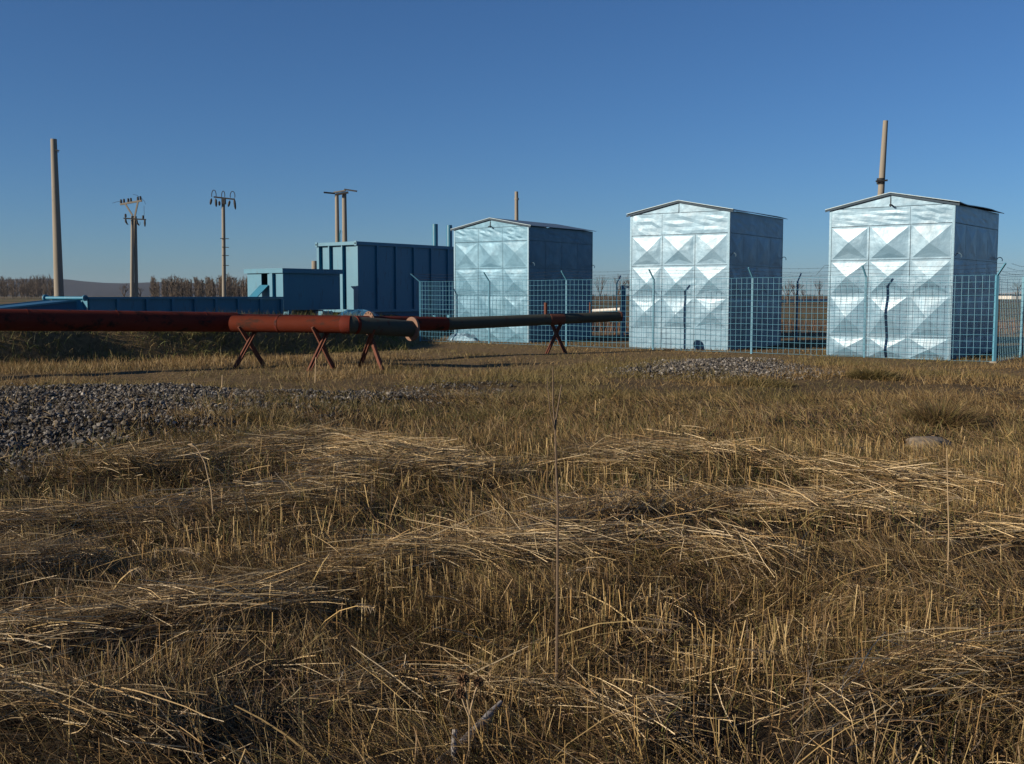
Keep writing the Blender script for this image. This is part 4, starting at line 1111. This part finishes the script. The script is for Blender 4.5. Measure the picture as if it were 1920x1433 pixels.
# reddish reeds behind the fence
X = RNG.uniform(-2, 26, 6000); Y = RNG.uniform(41.5, 56, 6000)
k = RNG.uniform(size=len(X)) < sst(.42, .62, fbm(X * .35, Y * .35, 107, 2)); X, Y = keep(k, X, Y); n = len(X)
reed = [blades(np.stack([X, Y], -1), hgt(X, Y) - .02, RNG.uniform(.3, .75, n), RNG.uniform(.018, .03, n), RNG.uniform(0, 6.28, n), np.abs(RNG.normal(.12, .12, n)), RNG.uniform(0, .6, n), pick(np.array([[.30, .15, .075], [.34, .2, .1], [.24, .14, .07]]), n), .2, 3)]
X, Y = scatter(9.5, 19, 26); k = (poly_mask(GRAV_L, X, Y, .5) > .5) & (RNG.uniform(size=len(X)) < sst(.42, .6, fbm(X * .9, Y * .9, 161, 2))); X, Y = keep(k, X, Y); n = len(X)
green.append(blades(np.stack([X, Y], -1), hgt(X, Y), RNG.uniform(.08, .26, n), RNG.uniform(.005, .009, n), RNG.uniform(0, 6.28, n), np.abs(RNG.normal(.3, .3, n)), RNG.uniform(0, 1.0, n), pick(np.concatenate([STRAW, OLIVE, BROWN]), n), .2, 3))
merge('stubble', stub, M['straw'], 'cut straw coloured stubble standing across the near field', 'stubble')
merge('loose_straw', lay, M['straw'], 'long pale straw lying flat in swaths over the near field', 'straw')
merge('straw_litter', fluff, M['straw'], 'broken brown plant litter between the stubble', 'litter')
merge('grass', green, M['blade'], 'dry and olive grass covering the ground up to the fence', 'grass')
merge('bank_grass', bank, M['blade'], 'dark green rough grass on the bank under the pipe', 'grass')
merge('reeds', reed, M['blade'], 'reddish dry reeds growing behind the fence', 'reeds')

# tussocks: countable clumps
def tussock(px, py, rad, hgt_, n, pal, label):
    q = G(px, py)
    a = RNG.uniform(0, 6.28, n); r = rad * np.sqrt(RNG.uniform(0, 1, n)); X = q.x + r * np.cos(a); Y = q.y + r * np.sin(a) * .8
    v, f, c = blades(np.stack([X, Y], -1), hgt(X, Y) - .02, hgt_ * RNG.uniform(.5, 1.1, n) * (1 - .45 * (r / rad) ** 2), RNG.uniform(.006, .011, n) * (q.y / 14), a + RNG.normal(0, .5, n), .12 + .75 * r / rad + RNG.normal(0, .1, n), RNG.uniform(.2, 1.2, n), pick(pal, n), .2, 4)
    tag(np_mesh('grass_tussock', v, f, M['blade'], c), label, 'tussock', 'grass tussocks in the field')
tussock(1762, 800, .36, .46, 2600, np.concatenate([BROWN, OLIVE]), 'large brown shaggy grass tussock behind the flat stone')
tussock(1638, 712, .42, .30, 2600, OLIVE * .7, 'dark olive grass tussock before the far right shed')
tussock(1150, 745, .55, .22, 1300, OLIVE * .65, 'low dark green tussock in the middle of the field')
tussock(1420, 722, .6, .25, 1200, OLIVE * .7, 'low dark tussock just below the far gravel patch')
tussock(500, 800, .5, .26, 1200, OLIVE * .8, 'green tussock at the right foot of the gravel heap')
tussock(940, 775, .7, .28, 1600, OLIVE * .85, 'broad green tussock left of the tall weed stem')

# ------------------------------------------------------------------ gravel
def gravel(name, poly, n, smin, smax, label, pal, dens_noise=.0, seed=1):
    rg = np.random.default_rng(seed)
    xs = [p_[0] for p_ in poly]; ys = [p_[1] for p_ in poly]
    X = rg.uniform(min(xs) - .4, max(xs) + .4, n * 3); Y = rg.uniform(min(ys) - .4, max(ys) + .4, n * 3)
    pm = poly_mask(poly, X, Y, .9) * (1 - dens_noise * sst(.4, .6, fbm(X * 1.1, Y * 1.1, 120 + seed, 2)))
    k = (rg.uniform(size=len(X)) < pm) & (np.abs(X) < .56 * Y + 1.5); X, Y = X[k][:n], Y[k][:n]; n = len(X)
    import bmesh
    bm = bmesh.new(); bmesh.ops.create_icosphere(bm, subdivisions=1, radius=1)
    bv = np.array([v.co[:] for v in bm.verts]); bf = np.array([[v.index for v in f.verts] for f in bm.faces]); bm.free()
    s = smin + (smax - smin) * rg.uniform(0, 1, n) ** 4.2
    jit = 1 + .32 * rg.normal(size=(n, len(bv), 1)).clip(-1.2, 1.2) * .6
    axs = rg.uniform(.6, 1.15, (n, 1, 3)); axs[:, :, 2] *= .75
    a = rg.uniform(0, 6.28, n); ca, sa = np.cos(a), np.sin(a)
    loc = bv[None] * jit * axs * s[:, None, None]
    x = loc[:, :, 0] * ca[:, None] - loc[:, :, 1] * sa[:, None]; y = loc[:, :, 0] * sa[:, None] + loc[:, :, 1] * ca[:, None]
    z = hgt(X, Y) + s * .3 + rg.uniform(0, .03, n)
    v = np.stack([x + X[:, None], y + Y[:, None], loc[:, :, 2] + z[:, None]], -1).reshape(-1, 3)
    f = (bf[None] + (np.arange(n) * len(bv))[:, None, None]).reshape(-1, 3)
    c = pal[rg.integers(0, len(pal), n)] * .40 * (1 + .35 * rg.normal(size=(n, 1))).clip(.5, 1.7)
    c = np.repeat(np.concatenate([c, np.ones((n, 1))], 1), len(bv), axis=0)
    tag(np_mesh(name, v, f, M['gravel'], c), label, 'gravel', None, 'stuff')
GRY = np.array([[.24, .22, .19], [.32, .295, .255], [.13, .12, .11], [.50, .47, .42], [.09, .085, .08], [.26, .22, .17], [.18, .165, .145]])
gravel('gravel', GRAV_L, 50000, .006, .04, 'heap of grey crushed stone at the left of the field', GRY, .5, 1)
gravel('gravel', GRAV_M, 2200, .010, .04, 'thin scatter of grey stones in the middle of the field', GRY, .5, 2)
gravel('gravel', GRAV_R, 9000, .012, .042, 'patch of pale gravel before the middle shed', GRY * 1.1, .2, 3)

# ------------------------------------------------------------------ hazy air
hb = MB().obox((-3300, -60, -22), (6600, 0, 0), (0, 3800, 0), (0, 0, 82))
mh = bpy.data.materials.new('haze'); mh.use_nodes = True; nt = mh.node_tree; nt.nodes.clear()
ho = nt.nodes.new('ShaderNodeOutputMaterial'); pv = nt.nodes.new('ShaderNodeVolumePrincipled')
pv.inputs['Color'].default_value = (.62, .78, .95, 1); pv.inputs['Density'].default_value = .00006; pv.inputs['Anisotropy'].default_value = .2
nt.links.new(pv.outputs[0], ho.inputs['Volume'])
tag(hb.build('haze', mh, None), kind='stuff')

# ------------------------------------------------------------------ light
AZ = Vector((-.9135, -.4067)); EL = math.radians(18.0)
sd = Vector((AZ.x * math.cos(EL), AZ.y * math.cos(EL), math.sin(EL)))
sun = bpy.data.lights.new('sun', 'SUN'); sun.energy = 5.0; sun.angle = math.radians(.5); sun.color = (1.0, .86, .68)
so = bpy.data.objects.new('sun', sun); COL.objects.link(so); so.rotation_euler = (-sd).to_track_quat('-Z', 'Y').to_euler()
w = bpy.data.worlds.new('World'); SC.world = w; w.use_nodes = True
nt = w.node_tree; bg = nt.nodes['Background']
sky = nt.nodes.new('ShaderNodeTexSky'); sky.sky_type = 'NISHITA'; sky.sun_disc = False
sky.sun_elevation = EL; sky.sun_rotation = math.atan2(AZ.x, AZ.y)
sky.air_density = 1.0; sky.dust_density = .6; sky.ozone_density = 7.7; sky.altitude = 1200
nt.links.new(sky.outputs[0], bg.inputs[0]); bg.inputs[1].default_value = .066

SC.view_settings.view_transform = 'Standard'; SC.view_settings.look = 'None'
SC.view_settings.exposure = .45; SC.view_settings.gamma = 1
SC.render.engine = 'CYCLES'
cy = SC.cycles
cy.max_bounces = 5; cy.diffuse_bounces = 3; cy.glossy_bounces = 3; cy.transmission_bounces = 3; cy.volume_bounces = 0
cy.caustics_reflective = False; cy.caustics_refractive = False
cy.use_denoising = True
cy.sample_clamp_indirect = 6
